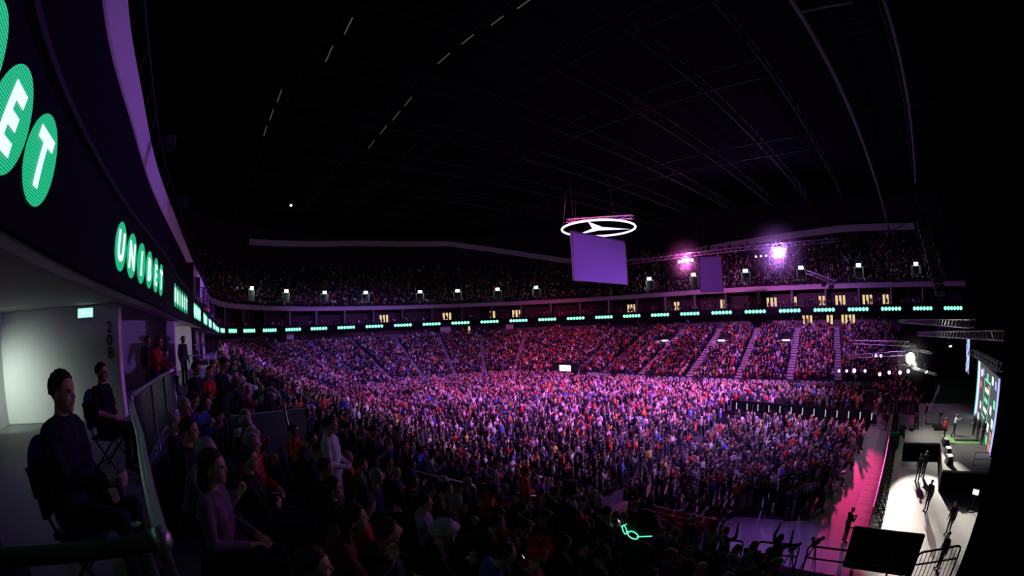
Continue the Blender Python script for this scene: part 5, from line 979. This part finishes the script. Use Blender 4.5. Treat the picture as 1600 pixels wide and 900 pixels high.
for x, y, z, kd, r in A:
    sit = rng.random() < (.30 if kd == 2 else .80 if kd in (0, 1) else .88) and kd < 5
    ps = SEATED[rng.choice(6, p=[.27, .2, .15, .23, .1, .05])] if sit else STAND[rng.choice(6, p=[.26, .17, .17, .2, .12, .08])]
    dd = math.hypot(x, y); V, Fc, lab = (MIDS if (dd < 34) else LOWS)[ps]; a = to_stage(x, y, rng.normal(0, .35)) - PI / 2; c_, s_ = math.cos(a), math.sin(a); k = rng.uniform(.92, 1.06)
    W = np.empty_like(V); W[:, 0] = (V[:, 0] * c_ - V[:, 1] * s_) * k + x; W[:, 1] = (V[:, 0] * s_ + V[:, 1] * c_) * k + y; W[:, 2] = V[:, 2] * k + z
    red = kd == 1 and 30 < y < 62 and x > 45  # zone under red light; the red is put into some shirt colours
    col = np.empty((7, 3)); sk = np.array((.62, .38, .28)) * rng.uniform(.75, 1.1); col[0] = sk; col[1] = CP[rng.choice(12, p=CW)] * rng.uniform(.7, 1.15)
    if red and rng.random() < .12: col[1] = (.6, .04, .03)
    if kd == 6: col[1] = (.015, .015, .02)
    col[2] = (.03, .035, .06) if rng.random() < .8 else (.25, .23, .22); col[3] = .02; col[4] = col[5] = sk * .5; col[6] = [(.02, .014, .01), (.05, .03, .015), (.30, .2, .09), (.3, .28, .27), (.5, .04, .03), (.6, .58, .6)][rng.choice(6, p=[.45, .2, .15, .08, .05, .07])]
    vs.append(W); fs.append(Fc + off); cs.append(col[lab]); off += len(V)
V = np.vstack(vs).astype(np.float32); Fc = np.vstack(fs).astype(np.int32); Cc = np.vstack(cs)
me = bpy.data.meshes.new('crowd'); me.vertices.add(len(V)); me.vertices.foreach_set('co', V.ravel()); me.loops.add(len(Fc) * 3); me.loops.foreach_set('vertex_index', Fc.ravel()); me.polygons.add(len(Fc)); me.polygons.foreach_set('loop_start', np.arange(0, len(Fc) * 3, 3, dtype=np.int32)); me.update(calc_edges=True)
at = me.attributes.new('clothes', 'FLOAT_COLOR', 'FACE'); at.data.foreach_set('color', np.column_stack([Cc, np.ones(len(Cc))]).astype(np.float32).ravel()); me.materials.append(M['crowd'])
o = bpy.data.objects.new('crowd', me); COL.objects.link(o); tag(o, 'dense crowd of thousands filling the floor, lower stands and upper stand of the hall', 'crowd', kind='stuff')
print('CROWD', len(A), 'tris', len(Fc), 'individuals', NP[0])
# dark seats of the near stand
mb = MB()
for r in range(NS):
    for s_ in np.arange(s_of(-1.7, 2.0), s_of(-.4, 24), .53):
        if in_aisle(s_): continue
        x, y = rp(s_, T0 + ROW * r + .20)
        if x * x + y * y < 1.6 or y < .9 + .02 * x or (x < 2.4 and 7.7 < y < 9.3) or (x < 4.6 and 16.6 < y < 19.3) or (x > 10.4 and y < 7.2): continue
        if min((x - a) ** 2 + (y - b) ** 2 for a, b in STANDING) < .55 ** 2: continue
        h = rang(s_); z = row_z(r, NS); c_, s2 = math.cos(h), math.sin(h); mb.box((x + .1 * c_, y + .1 * s2, z + .385), (.40, .46, .06), h); mb.box((x - .14 * c_, y - .14 * s2, z + .58), (.05, .46, .42), h)
o = mb.build('stadium_seating', M['seat']); tag(o, 'dark plastic seating rows under the spectators of the near stand', 'seating', kind='stuff')

# balls of haze added to imitate lens bloom round the glaring lamps
def haze(c, r, dens, col, pw, label):
    m = bpy.data.materials.new('bloom_haze'); m.use_nodes = True; nt = m.node_tree; nt.nodes.clear(); N, L = nt.nodes, nt.links
    v = N.new('ShaderNodeVolumeScatter'); ou = N.new('ShaderNodeOutputMaterial'); tc = N.new('ShaderNodeTexCoord'); mp = N.new('ShaderNodeMapping'); mp.inputs['Scale'].default_value = (1 / r,) * 3; g = N.new('ShaderNodeTexGradient'); g.gradient_type = 'SPHERICAL'
    p = N.new('ShaderNodeMath'); p.operation = 'POWER'; p.inputs[1].default_value = 2; q = N.new('ShaderNodeMath'); q.operation = 'MULTIPLY'; q.inputs[1].default_value = dens
    L.new(tc.outputs['Object'], mp.inputs[0]); L.new(mp.outputs[0], g.inputs[0]); L.new(g.outputs['Fac'], p.inputs[0]); L.new(p.outputs[0], q.inputs[0]); L.new(q.outputs[0], v.inputs['Density']); v.inputs['Color'].default_value = (.95, .95, .95, 1); L.new(v.outputs[0], ou.inputs['Volume'])
    o = MB().ball((0, 0, 0), r, 24, 14).build('bloom_haze', m, smooth=True); o.location = c; tag(o, label, 'smoke', kind='stuff')
    l = bpy.data.lights.new('bloom_light', 'POINT'); l.energy = pw; l.color = col; l.shadow_soft_size = .35; lo = bpy.data.objects.new('bloom_light', l); COL.objects.link(lo); lo.location = Vector(c) + (Vector((0, 0, EYE)) - Vector(c)).normalized() * .9  # added point light that makes the haze ball glow
haze((65.6, 29.4, 19.75), 4.5, .05, (1, .15, .7), 2600, 'added pinkish haze imitating bloom round the pink lamp cluster')
haze((68.5, 13.6, 20.0), 6.0, .05, (.55, .2, 1), 5200, 'added violet haze imitating bloom round the violet lamp cluster')
haze((37.5, -5.0, 6.4), 2.6, .06, (1, .97, .85), 260, 'added pale haze imitating bloom round the big white lamp')
